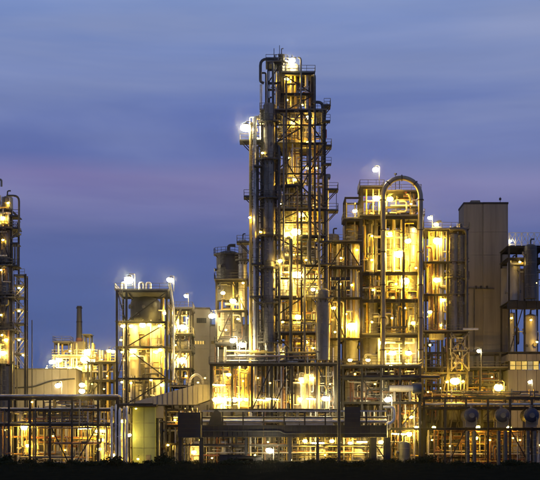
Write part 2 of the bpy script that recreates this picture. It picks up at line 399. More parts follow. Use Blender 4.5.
# ================================================================== THE SETTING
def sheet(name, nx, ny, x0, x1, y0, y1, fn, m):
    b = MB(); b.smooth = True
    for j in range(ny + 1):
        for i in range(nx + 1):
            x = x0 + (x1 - x0) * i / nx; y = y0 + (y1 - y0) * j / ny; b.v.append((x, y, fn(x, y)))
    for j in range(ny):
        for i in range(nx): a = j * (nx + 1) + i; b.f.append((a, a + 1, a + nx + 2, a + nx + 1))
    o = b.build(name, m); return tag(o, kind='structure')
sheet('ground', 4, 4, -420, 420, -320, 640, lambda x, y: -.02, 'grass')
sheet('yard_paving', 8, 4, -140, 140, -40, 120, lambda x, y: 0, 'asphalt')
def bank(x, y):  # low dyke between the viewer and the plant
    t = max(0, 1 - abs(y + 92) / 26); t = t * t * (3 - 2 * t)
    return -.05 + t * (1.28 + .45 * noise.noise((x * .09, y * .05, 0)) + .2 * noise.noise((x * .5, y * .3, 3)))
sheet('grass_bank', 180, 30, -90, 90, -120, -64, bank, 'grass')

# added closed box of thin haze, put in to give the lamps soft halos
hm = bpy.data.materials.new('haze'); hm.use_nodes = True; t_ = hm.node_tree; t_.nodes.clear()
pv = t_.nodes.new('ShaderNodeVolumePrincipled'); pv.inputs['Color'].default_value = (.92, .94, 1, 1); pv.inputs['Density'].default_value = HAZE; pv.inputs['Anisotropy'].default_value = .995
om = t_.nodes.new('ShaderNodeOutputMaterial'); t_.links.new(pv.outputs[0], om.inputs['Volume']); MATS['haze'] = hm
hb = MB().box(-430, 430, -330, 650, -1.1, 76).build('haze', 'haze'); tag(hb, 'thin haze box added around the whole plant for lamp halos', 'haze', kind='stuff')

# ================================================================== TALL COLUMN TOWER
TY = 0
lv = [Z(p) for p in (395, 363, 335, 300, 268, 240, 213, 190, 148, 116)]
tower = frame('tower_frame', 'tall dark steel tower frame wrapped around the highest distillation columns', 'steel tower',
    [X(262), X(276), X(301), X(324)], [-4, 5], lv, decks=[0, 2, 4, 6, 8, 9], rails=[2, 6, 9],
    braces=[(1, 9, 0, 1), (2, 9, 0, -1), (1, 8, 0, -1), (1, 8, 1, 1), (2, 8, 0, 1), (1, 7, 0, 1), (0, 8, 1, 1), (2, 6, 0, -1), (1, 5, 1, 1), (2, 4, 0, 1), (0, 3, 0, 1), (1, 2, 0, -1), (2, 1, 0, 1), (0, 1, 0, 1), (0, 5, 0, -1), (0, 6, 1, 1)], skip={(3, 0, 2), (5, 0, 1), (7, 0, 2), (4, 0, 1), (1, 0, 2), (8, 0, 1)})
for k, a, c in ((3, 276, 296), (5, 296, 326), (7, 274, 300), (5, 272, 284), (3, 306, 327), (1, 285, 310)):     # part-width decks
    p = MB().box(X(a), X(c), -4.9 + k * .1, 1.5, lv[k] + .01, lv[k] + .08).build('deck', 'grating', tower); railing(p, [(X(a), -4.8 + k * .1), (X(c), -4.8 + k * .1)], lv[k] + .08, 'rail_dark' if k % 2 else 'rail')
for px, z0_, z1_, r, m, yy in ((279, 345, 152, .22, 'pipe_dark', -4.7), (283.5, 268, 120, .16, 'clad_dull', -4.6), (290.5, 395, 242, .3, 'pipe_dark', -4.8), (297, 300, 192, .13, 'pipe_rust', -4.6), (309, 268, 118, .26, 'pipe_dark', -4.8), (314, 240, 82, .18, 'pipe_dark', -4.6), (318.5, 335, 192, .2, 'clad_dull', -4.7), (304, 395, 270, .2, 'clad_dull', -4.6), (286, 190, 84, .15, 'pipe_dark', -4.5), (273, 190, 70, .2, 'pipe_dark', -4.4), (300.5, 116, 64, .16, 'clad_dull', -3.4)):
    pipe(tower, [(X(px + 2), -3, Z(z0_)), (X(px), yy, Z(z0_) + .5), (X(px), yy, Z(z1_)), (X(px - 2.5), -3, Z(z1_) + .3)], r, m, .5)
for px0, px1, py in ((318, 331, 246), (319, 334, 268), (322, 333, 300), (321, 329, 128), (320, 330, 170), (254, 262, 172), (252, 262, 268), (250, 262, 300)):
    a, c, z = X(px0), X(px1), Z(py); p = MB().box(a, c, -5.2, -3.9, z - .1, z).build('side_platform', 'steel', tower); railing(p, [(a, -5.15), (c, -5.15)], z, 'rail_dark')
    MB().bar((a if px0 > 270 else c, -5, z - 1.6), (c * .8 + a * .2 if px0 > 270 else a * .8 + c * .2, -5, z - .1), .12).build('bracket', 'steel', p)
frame('', '', '', [X(276), X(301), X(324)], [-4.3, 4.6], [Z(p) for p in (380, 322, 281, 226, 178, 130)], decks=[], root=tower, posts=False, bh=.24, bw=.18)
for k, py in enumerate(range(130, 345, 16)):
    MB().bar((X(262), -3.5, Z(py)), (X(250), -3.5, Z(py)), .14).build('pipe_support', 'steel', tower)
    if k % 2: MB().bar((X(250.5), -3.5, Z(py)), (X(261.8), -3.5, Z(py + 9)), .1).build('pipe_support_brace', 'steel', tower)
for a, c, p, q in ((276, 301, 148, 133), (301, 276, 132, 117), (276, 290, 176, 163), (301, 324, 176, 150), (324, 301, 212, 191), (276, 301, 226, 214), (301, 276, 254, 241), (301, 324, 284, 256), (276, 301, 318, 301)): MB().bar((X(a), -4.2, Z(p)), (X(c), -4.2, Z(q)), .2).build('brace', 'steel', tower)
# narrower frame on top
frame('', '', '', [X(283), X(312.5)], [-3, 3.5], [Z(98), Z(77.5)], z0=lv[-1], m='steel', decks=[0, 1], rails=[1], braces=[(0, 1, 0, -1), (0, 0, 0, 1)], root=tower)
frame('', '', '', [X(268), X(281)], [-2.5, 2], [Z(86), Z(66)], z0=lv[-1], m='steel', decks=[1], rails=[1], braces=[(0, 1, 0, 1)], root=tower, rail_m='rail_dark', pw=.24)
# side platforms
for px0, px1, py in ((240, 262, 145), (324, 337.5, 193), (324, 337.5, 213.5), (323, 330, 110), (324, 331, 150), (237, 262, 245), (244, 262, 200)):
    a, c, z = X(px0), X(px1), Z(py)
    p = MB().box(a, c, -3.6, -.6, z - .12, z).build('side_platform', 'steel', tower)
    railing(p, [(a + .05, -3.55), (c - .05, -3.55)], z); railing(p, [(a + .05, -3.5), (a + .05, -.7)], z) if px0 < 270 else railing(p, [(c - .05, -3.5), (c - .05, -.7)], z)
    s = (c, a) if px0 < 270 else (a, c)
    for yy in (-3.4, -.8): MB().bar((s[0], yy, z - abs(c - a) * .8 - .4), (s[1] * .85 + s[0] * .15, yy, z - .13), .14).build('bracket', 'steel', p)
MB().bar((X(335.5), -3.5, Z(213)), (X(335.5), -3.5, Z(193)), .1).build('hanger', 'steel', tower)
for px, z0, z1 in ((259.5, 395, 240), (278.5, 300, 190), (320, 213, 116), (296, 148, 98), (253, 213, 130)): ladder(tower, X(px), -4.5, Z(z0), Z(z1), 'rail_dark' if px < 270 else 'rail')
# zig-zag stairs on the right bay
for k in range(2, 8):
    za, zb = lv[k - 1], lv[k]; xa, xb = (X(304), X(321)) if k % 2 else (X(321), X(304))
    b = MB(); n = 12
    for s_ in (-.45, .45): b.bar((xa, 3.6 + s_, za + .1), (xb, 3.6 + s_, zb), .06, .25)
    for i in range(n): t = (i + .5) / n; b.box(xa + (xb - xa) * t - .14, xa + (xb - xa) * t + .14, 3.17, 4.03, za + (zb - za) * t, za + (zb - za) * t + .04)
    st = b.build('stair_flight', 'steel_grey', tower)
    b = MB()
    for s_ in (-.48, .48): b.bar((xa, 3.6 + s_, za + 1.1), (xb, 3.6 + s_, zb + 1.05), .06)
    b.build('handrail', 'rail', st)
# pipework of the tower
for i in range(len(lv) - 1):
    clutter(tower, X(277), X(322), -2.8, 4, lv[i] + .3, lv[i + 1] - .5, 26, .17)
    clutter(tower, X(277), X(322), -4.1, -2.8, lv[i] + .3, lv[i + 1] - .5, 26, .10, mats=PM + ['pipe_rust', 'pipe_yellow', 'pipe_dark', 'pipe_dark'])
    clutter(tower, X(250), X(262), -2.8, 2, lv[i] + .3, lv[i + 1] - .5, 7, .16)
clutter(tower, X(285), X(311), -2, 3, lv[-1] + .2, Z(80), 20, .2); clutter(tower, X(262), X(283), -2, 2, lv[-1] + .2, Z(70), 10, .16, mats=['pipe_dark', 'pipe_dark', 'pipe_clad'])
clutter(tower, X(277), X(324), -3, 4, .3, lv[0] - .4, 20, .25)
pipe(tower, [(X(278), -2.2, Z(62.5)), (X(260.5), -2.2, Z(62.5)), (X(260.5), -2.2, Z(85)), (X(264), -2.2, Z(86.5))], .24, 'pipe_dark', 1.1)
pipe(tower, [(X(262), -2.0, Z(76)), (X(266), -2.0, Z(76)), (X(266), -2.0, Z(150))], .16, 'pipe_dark', .5)
pipe(tower, [(X(261), -2.4, Z(88)), (X(261), -2.4, Z(240))], .2, 'pipe_clad')
pipe(tower, [(X(312), -3.4, Z(107)), (X(322), -3.4, Z(107)), (X(322), -3.4, Z(178)), (X(318), -3.4, Z(182))], .26, 'pipe_dark', 1.0)
for px, r, m, t in ((251, .27, 'pipe_yellow', 128), (255, .32, 'pipe_clad', 122), (258, .2, 'pipe_dark', 150), (280, .3, 'pipe_clad', 190), (325, .5, 'clad_dull', 180), (318, .22, 'pipe_yellow', 190)):
    pipe(tower, [(X(px), -3.5 if px < 270 else -3.0, .2), (X(px), -3.5 if px < 270 else -3.0, Z(t)), (X(px + 4), -2.8, Z(t))], r, m, .8)
for px, py in ((279.5, 47), (274, 50)): MB().bar((X(px), -1, Z(py + 16)), (X(px), -1, Z(py)), .1).build('aerial', 'steel', tower)
MB().box(X(323), X(326), -3.5, -3, Z(142), Z(134)).build('red_box', 'red_paint', tower)
# vessels inside the tower
vessel('distillation_column', 'slender grey distillation column on the left side of the tall tower', 'column', X(269.5), -4.9 + 1.2, 0, Z(108), 1.08, 'clad_dull', 1.9, [(Z(p), 180, 360, .8) for p in (345, 306, 272, 240, 203, 165, 128)], nozz=16, rail_m='rail_dark')
vessel('distillation_column', 'highest lit distillation column rising through the top of the tall tower', 'column', X(292), 1.5, lv[0] + .1, Z(61), 1.25, 'vessel_paint', 2.4, [(Z(84), 150, 390, 1), (Z(131), 150, 390, .9)], nozz=10)
vessel('distillation_column', 'dark vent column standing beside the pipe loop at the tower top', 'column', X(281.5), -.6, lv[-1] + .1, Z(55), .55, 'vessel_dark', 3, [(Z(64), 150, 390, .6)], nozz=4, rail_m='rail_dark')
vessel('distillation_column', 'broad cream column behind the bright lamps of the tall tower', 'column', X(305), 2.4, lv[0] + .1, lv[6] - 1, 1.7, 'clad_dull', 2.2, [(Z(320), 160, 380, .9)], nozz=10)
vessel('process_vessel', 'squat rounded vessel held under the top deck of the tall tower', 'vessel', X(293), -.2, Z(146.5), Z(119), 2.5, 'vessel_paint', 1.5, (), lad=False, nozz=4, skirt=False)
vessel('process_vessel', 'grey upright drum standing on the right edge of the tall tower', 'vessel', X(321.5), -5.7, lv[1] + .1, Z(292), 1.15, 'clad_dull', 2.2, [(Z(303), 180, 360, .6)], nozz=4, skirt=False)
for k, (px, py, r, lab) in enumerate(((285, 186, .9, 'narrow upright pot under the zigzag bracing of the tall tower'), (312, 208, .8, 'short upright pot beside the twin side platforms of the tall tower'), (285, 236, .9, 'short upright pot beside the biggest lamp of the tall tower'), (313, 262, .85, 'short upright pot above the grey upright drum of the tall tower'), (284, 296, .8, 'short upright pot beside the slender grey column, halfway down the tower'))):
    j = min((z for z in lv if z > Z(py)), default=lv[-1]); base = max(z for z in lv if z < Z(py) + 1.5)
    vessel('process_vessel', lab, 'vessel', X(px), -1.6, base + .07, base + 3.4, r, rnd.choice(['clad', 'clad', 'clad_dull']), 1.1, (), lad=False, nozz=3, skirt=False)
drum('heat_exchanger', 'horizontal exchanger on the tall tower deck below the side platforms', 'exchanger', X(279), X(312), -2.2, lv[4] + 1.5, .62, 'clad', zb=lv[4] + .07)
drum('heat_exchanger', 'horizontal exchanger on a low deck of the tall tower', 'exchanger', X(280), X(306), -2.2, lv[2] + 1.4, .6, 'clad', zb=lv[2] + .07)
drum('heat_exchanger', 'horizontal exchanger on the tall tower deck under the zigzag bracing', 'exchanger', X(280), X(305), 2.5, lv[7] + 1.4, .7, 'vessel_paint', zb=lv[7] + .07)
T = 'lit yellow lamp inside the tall column tower'
for px, py, k, c, y in ((287, 79, 'm', 'y', -1.8), (293, 123, 'm', 'y', -3.4), (308, 117.5, 'm', 'w', -3.4), (308, 143, 'm', 'y', -3.4), (287, 100, 's', 'y', -2), (262, 124, 's', 'w', -3), (262.5, 153, 's', 'w', -5.2),
        (308, 168, 'm', 'y', -3.3), (294, 180, 'm', 'y', -3.2), (280, 204, 's', 'w', -3.2), (301, 215, 'l', 'y', -3.4), (250, 217.5, 's', 'w', -4.4), (260.6, 232, 's', 'y', -4.4),
        (287.5, 233, 's', 'y', -3), (306, 260, 's', 'y', -3), (306, 342, 'm', 'y', -2.5), (317, 168, 's', 'y', -2), (316, 238, 's', 'y', -2), (288, 158, 's', 'y', -2.5), (298, 317, 'l', 'y', -3.4),
        (283, 322, 's', 'y', -3), (314, 205, 's', 'y', -3), (302, 105, 's', 'y', -2), (313, 348, 's', 'y', -4), (283, 352, 's', 'w', -4)):
    lamp(px, py, y, k, c, T)
lamp(292, 60.5, -1.2, 'l', 'h', 'white lamp shining at the very top of the tall tower')
lamp(246, 128, -3.2, 'x', 'h', 'dazzling lamp on the small left side platform of the tall tower', pole=2.7)
lamp(296, 232, -3.6, 'x', 'w', 'biggest blazing lamp halfway up the tall tower')
lamp(298, 275, -3.6, 'x', 'w', 'blazing lamp below the middle deck of the tall tower')
lamp(280, 261, -5.2, 'm', 'w', 'lamp on the front face of the tall tower beside the slender column')
lamp(313, 289.5, -5.9, 'm', 'w', 'lamp shining on the top of the grey upright drum')

# ================================================================== DRUM HOUSE LEFT OF THE TOWER
Y = 6
dh = frame('tank_structure', 'low dark steel frame around the tank left of the tall tower', 'steel frame', [X(217, Y), X(232, Y), X(246, Y)], [3, 12], [Z(p, Y) for p in (362, 345, 312, 282)], decks=[0, 1, 2, 3], rails=[1, 3], braces=[(0, 2, 0, 1), (1, 3, 0, -1)], rail_m='rail_dark')
clutter(dh, X(218, Y), X(245, Y), 3.5, 7, Z(345, Y), Z(284, Y), 26, .18)
vessel('settling_tank', 'dark round tank with railed top left of the tall tower', 'tank', X(228, Y), 8, Z(300, Y), Z(249, Y), 2.05, 'vessel_dark', 2, [(Z(254, Y), 150, 390, .5)], skirt=False, rail_m='rail_dark', vent=True)
vessel('storage_tank', 'wide pale tank in the low frame left of the tall tower', 'tank', X(229, Y), 8.2, Z(345, Y) + .07, Z(306, Y), 2.3, 'vessel_paint', 2, (), skirt=False)
vessel('process_vessel', 'slim upright vessel between the railed dark tank and the tall tower', 'vessel', X(243, Y), 5, Z(312, Y) + .07, Z(240, Y), .75, 'clad', 2, [(Z(262, Y), 180, 360, .6)], skirt=False)
for px, py, k, c in ((223, 293, 'm', 'w'), (233, 301, 'l', 'w'), (212, 316, 'l', 'h'), (238, 319, 's', 'w'), (243, 283, 's', 'y'), (226, 330, 's', 'y')): lamp(px, py, 2.2, k, c, 'warm lamp on the low frame around the tank left of the tower')
lamp(233, 340.5, -6, 'l', 'h', 'pale oval lamp under the drum frame, left of the tower foot', pole=2.8); lamp(242, 345, -6, 'l', 'h', 'pale oval lamp beside the foot of the slender grey column', pole=2.2)

# ================================================================== CENTRE: LIT COLUMNS BETWEEN TOWER AND ARCHED REACTOR
Y = 8
cu = frame('pipe_structure', 'narrow steel structure between the tall tower and the arched reactor', 'steel frame', [X(328, Y), X(344, Y), X(359.5, Y)], [4, 13], [Z(p, Y) for p in (362, 340, 300, 270, 245)], decks=[1, 2, 3, 4], rails=[3, 4], braces=[(0, 3, 0, 1), (1, 4, 0, -1), (0, 2, 0, -1), (0, 4, 0, 1)])
frame('', '', '', [X(344.5, Y), X(359, Y)], [5, 11], [Z(222, Y), Z(200, Y)], z0=Z(245, Y), decks=[0], rails=[0], root=cu, rail_m='rail_dark', pw=.26)
clutter(cu, X(329, Y), X(358, Y), 4.5, 8, Z(340, Y), Z(247, Y), 50, .24, mats=PM + ['pipe_yellow', 'pipe_white'])
clutter(cu, X(345, Y), X(359, Y), 5.5, 9, Z(244, Y), Z(205, Y), 12, .15)
for px, r, z1, m, lab in ((334, 1.0, 232, 'vessel_paint', 'cream column with rounded top beside the twin side platforms'), (351, 1.35, 222, 'vessel_paint', 'stout cream column under the open pipe portal')):
    vessel('distillation_column', lab, 'column', X(px, Y), 10, .01, Z(z1, Y), r, m, 2, [(Z(286, Y), 150, 390, .8)], nozz=8)
for px, py, k, c in ((355, 211, 'm', 'w'), (352, 326, 'x', 'y'), (333.5, 308, 'm', 'y'), (341, 258, 's', 'y'), (333, 243, 's', 'y'), (352, 285, 's', 'y'), (340, 284, 's', 'y'), (357, 250, 's', 'y'), (346, 314, 's', 'y'), (335, 332, 's', 'y')): lamp(px, py, 4.6, k, c, 'lit yellow lamp in the narrow structure between tower and arched reactor')  # the small lamps are added extras, the bigger ones real

# ================================================================== ARCHED REACTOR FRAME
Y = 6
rl = [Z(p, Y) for p in (375, 335, 300, 273, 217)]
re_ = frame('reactor_structure', 'heavy steel frame carrying the arched reactor pipe', 'steel frame', [X(361, Y), X(383, Y), X(403, Y), X(422, Y)], [5, 15], rl, bh=.55, pw=.42, decks=[0, 1, 2, 3, 4], rails=[1, 4], braces=[(0, 0, 0, 1), (2, 0, 0, -1), (0, 3, 1, 1), (1, 2, 1, -1)])
frame('', '', '', [X(362, Y), X(382, Y)], [6, 13], [Z(187, Y)], z0=rl[-1], decks=[0], rails=[0], root=re_, pw=.36)
frame('', '', '', [X(384, Y), X(420, Y)], [7.5, 14], [Z(205, Y), Z(190, Y)], z0=rl[-1], decks=[1], rails=[1], root=re_, pw=.3)
xa, xb = X(383, 3.6), X(420.5, 3.6); rr = (xb - xa) / 2; zc = Z(178, 3.6) - rr
MB().tube([(xa, 3.6, Z(368, 3.6))] + [(xa + rr - rr * math.cos(a), 3.6, zc + rr * math.sin(a)) for a in [i * math.pi / 20 for i in range(21)]] + [(xb, 3.6, Z(368, 3.6))], .43, 16).build('arch_pipe', 'clad_dull', re_)
for a in (.25, .5, .75):
    c_ = Vector((xa + rr - rr * math.cos(a * math.pi), 3.6, zc + rr * math.sin(a * math.pi))); d_ = Vector((math.sin(a * math.pi), 0, math.cos(a * math.pi))) * .09
    MB().tube([c_ - d_, c_ + d_], .56, 14).build('pipe_flange', 'steel', re_)
for zz in (200, 230, 252, 285, 318, 350):
    for x in (xa, xb): MB().lathe((x, 3.6, Z(zz, 3.6)), [(.42, -.09), (.58, -.09), (.58, .09), (.42, .09)], 14).build('pipe_flange', 'steel', re_)
r2 = rr * .72
MB().tube([(xa + rr - r2, 8.5, Z(215, Y))] + [(xa + rr - r2 * math.cos(a), 8.5, zc - .4 + r2 * math.sin(a)) for a in [i * math.pi / 16 for i in range(17)]] + [(xa + rr + r2, 8.5, Z(215, Y))], .26, 12).build('inner_arch_pipe', 'pipe_clad', re_)
for i in range(4):
    clutter(re_, X(362, Y), X(421, Y), 5.6, 8.4, rl[i] + .2, rl[i + 1] - .6, 34, .2, mats=PM + ['pipe_yellow', 'pipe_white', 'pipe_clad', 'pipe_dark'], vert=.7)
clutter(re_, X(363, Y), X(381, Y), 6.5, 11, rl[-1] + .2, Z(190, Y), 10, .16); clutter(re_, X(386, Y), X(419, Y), 7, 10, rl[-1] + .2, Z(193, Y), 16, .18)
for px in (371, 397, 413): ladder(re_, X(px, Y), 4.6, rl[1], rl[3] if px == 371 else rl[2])
clutter(re_, X(362, Y), X(421, Y), 5.6, 9, .3, rl[0] - .6, 18, .25)
for px, r, t, lab in ((372, 1.35, 205, 'tallest lit reactor column with domed top inside the arch frame'), (393, 1.5, 226, 'middle lit reactor column inside the arched reactor frame'), (411, 1.5, 222, 'far lit reactor column beside the right leg of the arch pipe')):
    vessel('reactor_column', lab, 'column', X(px, Y), 10.6, .01, Z(t, Y), r, 'clad', 2, [(Z(290, Y), 170, 370, .7)], nozz=10)
A = 'lit yellow lamp inside the arched reactor frame'
for px, py, k, c in ((376.5, 198, 'l', 'y'), (390, 199, 'l', 'y'), (390, 233.5, 'm', 'y'), (408, 241, 'l', 'y'), (399.5, 254, 'x', 'y'), (405, 281, 'x', 'y'), (413, 323, 'm', 'y'), (372, 236, 's', 'y'), (372, 260, 's', 'y'), (396, 284, 's', 'y'), (373, 290, 's', 'y'), (392, 318, 's', 'y'), (372, 322, 's', 'y'), (405, 308, 's', 'y'), (416, 268, 's', 'y'), (411, 204, 's', 'y')): lamp(px, py, 5.6, k, c, A)  # small lamps here are invented fill between the real big ones
for px, py, k in ((382.7, 343, 'l'), (392.5, 353, 'l'), (408.5, 353, 'l'), (390, 366, 'm')): lamp(px, py, 4.5, k, 'w', 'bright lamp below the lowest deck of the arched reactor frame')
lamp(375.6, 169.7, 8, 'l', 'h', 'pale lamp on a pole above the arched reactor frame', pole=3.1)
for px, py in ((397, 170), (401, 173)): MB().bar((X(px, Y), 9, Z(188, Y)), (X(px, Y), 9, Z(py, Y)), .12).tube([(X(px, Y), 9, Z(py + 1.5, Y)), (X(px, Y), 9, Z(py, Y))], .25, 8).build('relief_valve_stack', 'pipe_dark', re_)

# ================================================================== RIGHT OF THE REACTOR
Y = 10
ru = frame('vessel_frame', 'steel frame with lit column between arched reactor and grey concrete tower', 'steel frame', [X(424, Y), X(446, Y), X(465, Y)], [7, 16], [Z(p, Y) for p in (373, 333, 296, 264, 232)], decks=[1, 2, 3, 4], rails=[1, 4], braces=[(0, 0, 0, 1), (1, 0, 0, -1), (1, 0, 0, 1), (1, 1, 0, -1), (1, 1, 0, 1), (1, 0, 1, 1), (0, 3, 1, 1)])
for px, r, z0, z1, m, lab in ((437, 1.35, 340, 226, 'vessel_paint', 'lit yellow column below the bright box lamp right of the reactor'), (452, 1.1, 333, 234, 'clad_dull', 'dark left vessel of the pair beside the grey concrete tower'), (460, .85, 333, 236, 'clad_dull', 'slim dark vessel next to the grey concrete tower wall')):
    vessel('process_vessel', lab, 'vessel', X(px, Y), 10.5 if px < 445 else 8, Z(z0, Y) + .07, Z(z1, Y), r, m, 2.2, [(Z(280, Y), 170, 370, .5)], nozz=6, skirt=False, rail_m='rail' if px < 445 else 'rail_dark')
clutter(ru, X(425, Y), X(447, Y), 7.3, 9, Z(333, Y), Z(234, Y), 30, .2); clutter(ru, X(446, Y), X(464, Y), 7.3, 9, Z(373, Y), Z(335, Y), 12, .14)
clutter(ru, X(445, Y), X(466, Y), 7.3, 8.5, Z(250, Y), Z(228, Y), 8, .2)
pipe(ru, [(X(447, Y), 6.6, Z(232, Y)), (X(464, Y), 6.6, Z(232, Y)), (X(464, Y), 6.6, Z(330, Y))], .28, 'pipe_dark', .9)
for a, c, p, q in ((449, 466, 371, 352), (466, 449, 371, 352), (449, 466, 352, 335), (466, 449, 352, 335), (449, 449, 372, 334), (466, 466, 372, 334), (449, 466, 352, 352)): MB().bar((X(a, Y), 6.4, Z(p, Y)), (X(c, Y), 6.4, Z(q, Y)), .24).build('truss_bar', 'steel_grey', ru)
MB().ibeam((X(460, Y), 5.8, Z(331, Y)), (X(475, Y), 5.8, Z(331, Y)), .3, .3).build('white_beam', 'pipe_white', ru)  # beam in its own white colour
for px, py, k, c in ((437.5, 241, 'x', 'y'), (437, 280, 'l', 'y'), (430, 262, 's', 'y'), (443, 300, 'm', 'y'), (430, 312, 'm', 'y'), (430, 345, 's', 'y'), (441, 325, 's', 'y')): lamp(px, py, 7.6, k, c, 'lit yellow lamp on the frame right of the arched reactor')
lamp(430, 218, 8, 'm', 'h', 'pale lamp on the shorter pole right of the arch', pole=2.2); lamp(436, 224.5, 8, 'm', 'w', 'round lamp above the lit yellow column right of the arch', pole=1.4)
lamp(455, 381, 3, 'x', 'y', 'blazing wide lamp below the truss stand beside the concrete tower', pole=4); lamp(479, 351, 12, 'm', 'h', 'pale slanted lamp in front of the grey concrete tower', pole=6)
lamp(447, 382, 3, 's', 'y', 'small lamp left of the blazing wide lamp', pole=3); lamp(463, 381.5, 3, 's', 'y', 'small lamp right of the blazing wide lamp', pole=3)

# ================================================================== REAR RACKS AND SHEDS SEEN THROUGH THE GAPS
Y = 24
rk = frame('rear_pipe_rack', 'rear steel pipe rack seen through the gaps beside the concrete tower foot', 'pipe rack', [X(p, Y) for p in (418, 432, 447, 463, 480, 500, 520)], [Y, Y + 6], [Z(p, Y) for p in (420, 400, 384, 368, 352)], decks=[0, 1, 2, 3], rails=[3], braces=[(1, 2, 0, 1), (2, 3, 0, -1), (4, 1, 0, 1)])
for a, c, z0_, z1_, n in ((419, 447, 415, 340, 60), (447, 465, 400, 340, 26), (465, 505, 400, 372, 40)): clutter(rk, X(a, Y), X(c, Y), Y + .3, Y + 4, Z(z0_, Y), Z(z1_, Y), n, .16, mats=DK)
Y = 30
for a, c, t, lab in ((262, 424, 372, 'long low dark sheet shed behind the tower and reactor feet'), (424.5, 512, 391, 'low dark sheet shed behind the cooler rack'), (88, 189, 399, 'low dark sheet shed behind the silo frame')):
    sh = thing('rear_shed', lab, 'building', (X((a + c) / 2, Y), Y + 3, 0)); n = int((c - a) / 9)
    for i in range(n): MB().box(X(a + (c - a) * i / n, Y) + .02, X(a + (c - a) * (i + 1) / n, Y) - .02, Y, Y + 6, .02, Z(t, Y)).build('wall_panel', 'steel_grey', sh)
    MB().box(X(a, Y) - .1, X(c, Y) + .1, Y - .15, Y + 6.1, Z(t, Y) + .002, Z(t, Y) + .25).build('roof_edge', 'steel', sh)
for px, py, k in ((432, 371, 't'), (441, 388, 't'), (456, 396, 't'), (470, 379, 't'), (492, 377, 't'), (426, 407, 't'), (445, 413, 't')): lamp(px, py, 22, k, 'y', 'small added yellow lamp on the rear rack by the concrete tower foot')  # all of these rear lamps are invented

# ================================================================== GREY CONCRETE TOWER
Y = 34
ct = thing('concrete_tower', 'plain grey windowless concrete tower with flat roof', 'building', (X(486, Y), Y + 4, 0))
x0, xm, x1, zt = X(464, Y), X(483, Y), X(508, Y), Z(204, Y)
rows = [0] + [Z(p, Y) for p in (390, 345, 298, 255, 232)] + [zt]
for a, b_ in zip(rows, rows[1:]):
    MB().box(x0, xm - .04, Y + .12, Y + 8, a + .02, b_ - .02).build('wall_panel', 'concrete', ct)
    MB().box(xm + .04, x1, Y, Y + 8, a + .02, b_ - .02).build('wall_panel', 'concrete', ct)
MB().box(xm - .1, xm + .1, Y + .3, Y + 7.9, 0, zt - .1).build('joint', 'steel', ct)
MB().box(x0 + .1, x1 - .1, Y + .25, Y + 7.9, 0, zt - .1).build('core', 'concrete', ct)
for a, b_, yy in ((x0 - .08, xm - .03, Y + .04), (xm - .03, x1 + .08, Y - .08)): MB().box(a, b_, yy, Y + 8.1, zt, zt + .35).build('parapet', 'steel', ct)
MB().prism([(X(470, Y), zt + .35), (X(482, Y), zt + .35), (X(481, Y), zt + .95), (X(472, Y), zt + .95)], Y + 1.5, Y + 4).build('roof_hatch', 'steel_grey', ct)
b = MB().bar((X(501, Y), Y + 1, zt + .3), (X(501, Y), Y + 1, zt + 1.5), .08); b.box(X(500, Y), X(502, Y), Y + .8, Y + 1.2, zt + .9, zt + 1.3); b.build('aerial', 'steel', ct)
pipe(ct, [(X(474, Y), Y - .2, .2), (X(474, Y), Y - .2, Z(288, Y))], .12, 'pipe_dark'); pipe(ct, [(X(466, Y), Y - .3, Z(288, Y)), (X(494, Y), Y - .3, Z(289, Y))], .1, 'pipe_dark')
for px in (475, 486, 480): MB().box(X(px, Y), X(px + 1.6, Y), Y - .5, Y - .05, Z(289, Y), Z(286, Y)).build('junction_box', 'steel', ct)

# ================================================================== RIGHT PROCESS BUILDING
Y = 22
rb = frame('process_building', 'open steel process building with a lit window strip right of the concrete tower', 'building', [X(509, Y), X(524.5, Y), X(546, Y)], [Y, Y + 9], [Z(p, Y) for p in (352, 302, 258, 246)], decks=[0, 1, 2, 3], rails=[], braces=[(0, 1, 0, 1)], m='steel')
for a, b_ in ((508, 517), (517.2, 526), (526.2, 536), (536.2, 547)):
    MB().box(X(a, Y), X(b_, Y) - .03, Y + 8.2, Y + 8.6, Z(302, Y) + .1, Z(263, Y)).build('rear_wall_panel', 'sheet', rb)
    MB().box(X(a, Y), X(b_, Y) - .03, Y - .5, Y + 9, .02, Z(370, Y)).build('wall_panel', 'concrete', rb)
    MB().box(X(a, Y), X(b_, Y) - .03, Y - .5, Y + 9, Z(361, Y), Z(352, Y) - .4).build('wall_panel', 'concrete', rb)
    MB().box(X(a, Y), X(b_, Y) - .03, Y - .46, Y + 1, Z(309, Y), Z(301, Y)).build('fascia', 'steel', rb)
for i in range(5):
    a = 509.6 + i * 5.8
    p = MB().box(X(a, Y), X(a + 5.3, Y), Y - .35, Y - .3, Z(369.6, Y), Z(361.4, Y)).build('window', ('window_lit', 'window_mid', 'window_lit', 'window_dim', 'window_lit')[i], rb)
    b = MB()
    for xx in (a - .3, a + 5.3): b.box(X(xx, Y), X(xx + .5, Y), Y - .55, Y - .25, Z(370, Y), Z(361, Y))
    b.box(X(a, Y), X(a + 5.3, Y), Y - .5, Y - .38, Z(365.9, Y), Z(365.3, Y)); b.build('window_frame', 'rail', p)
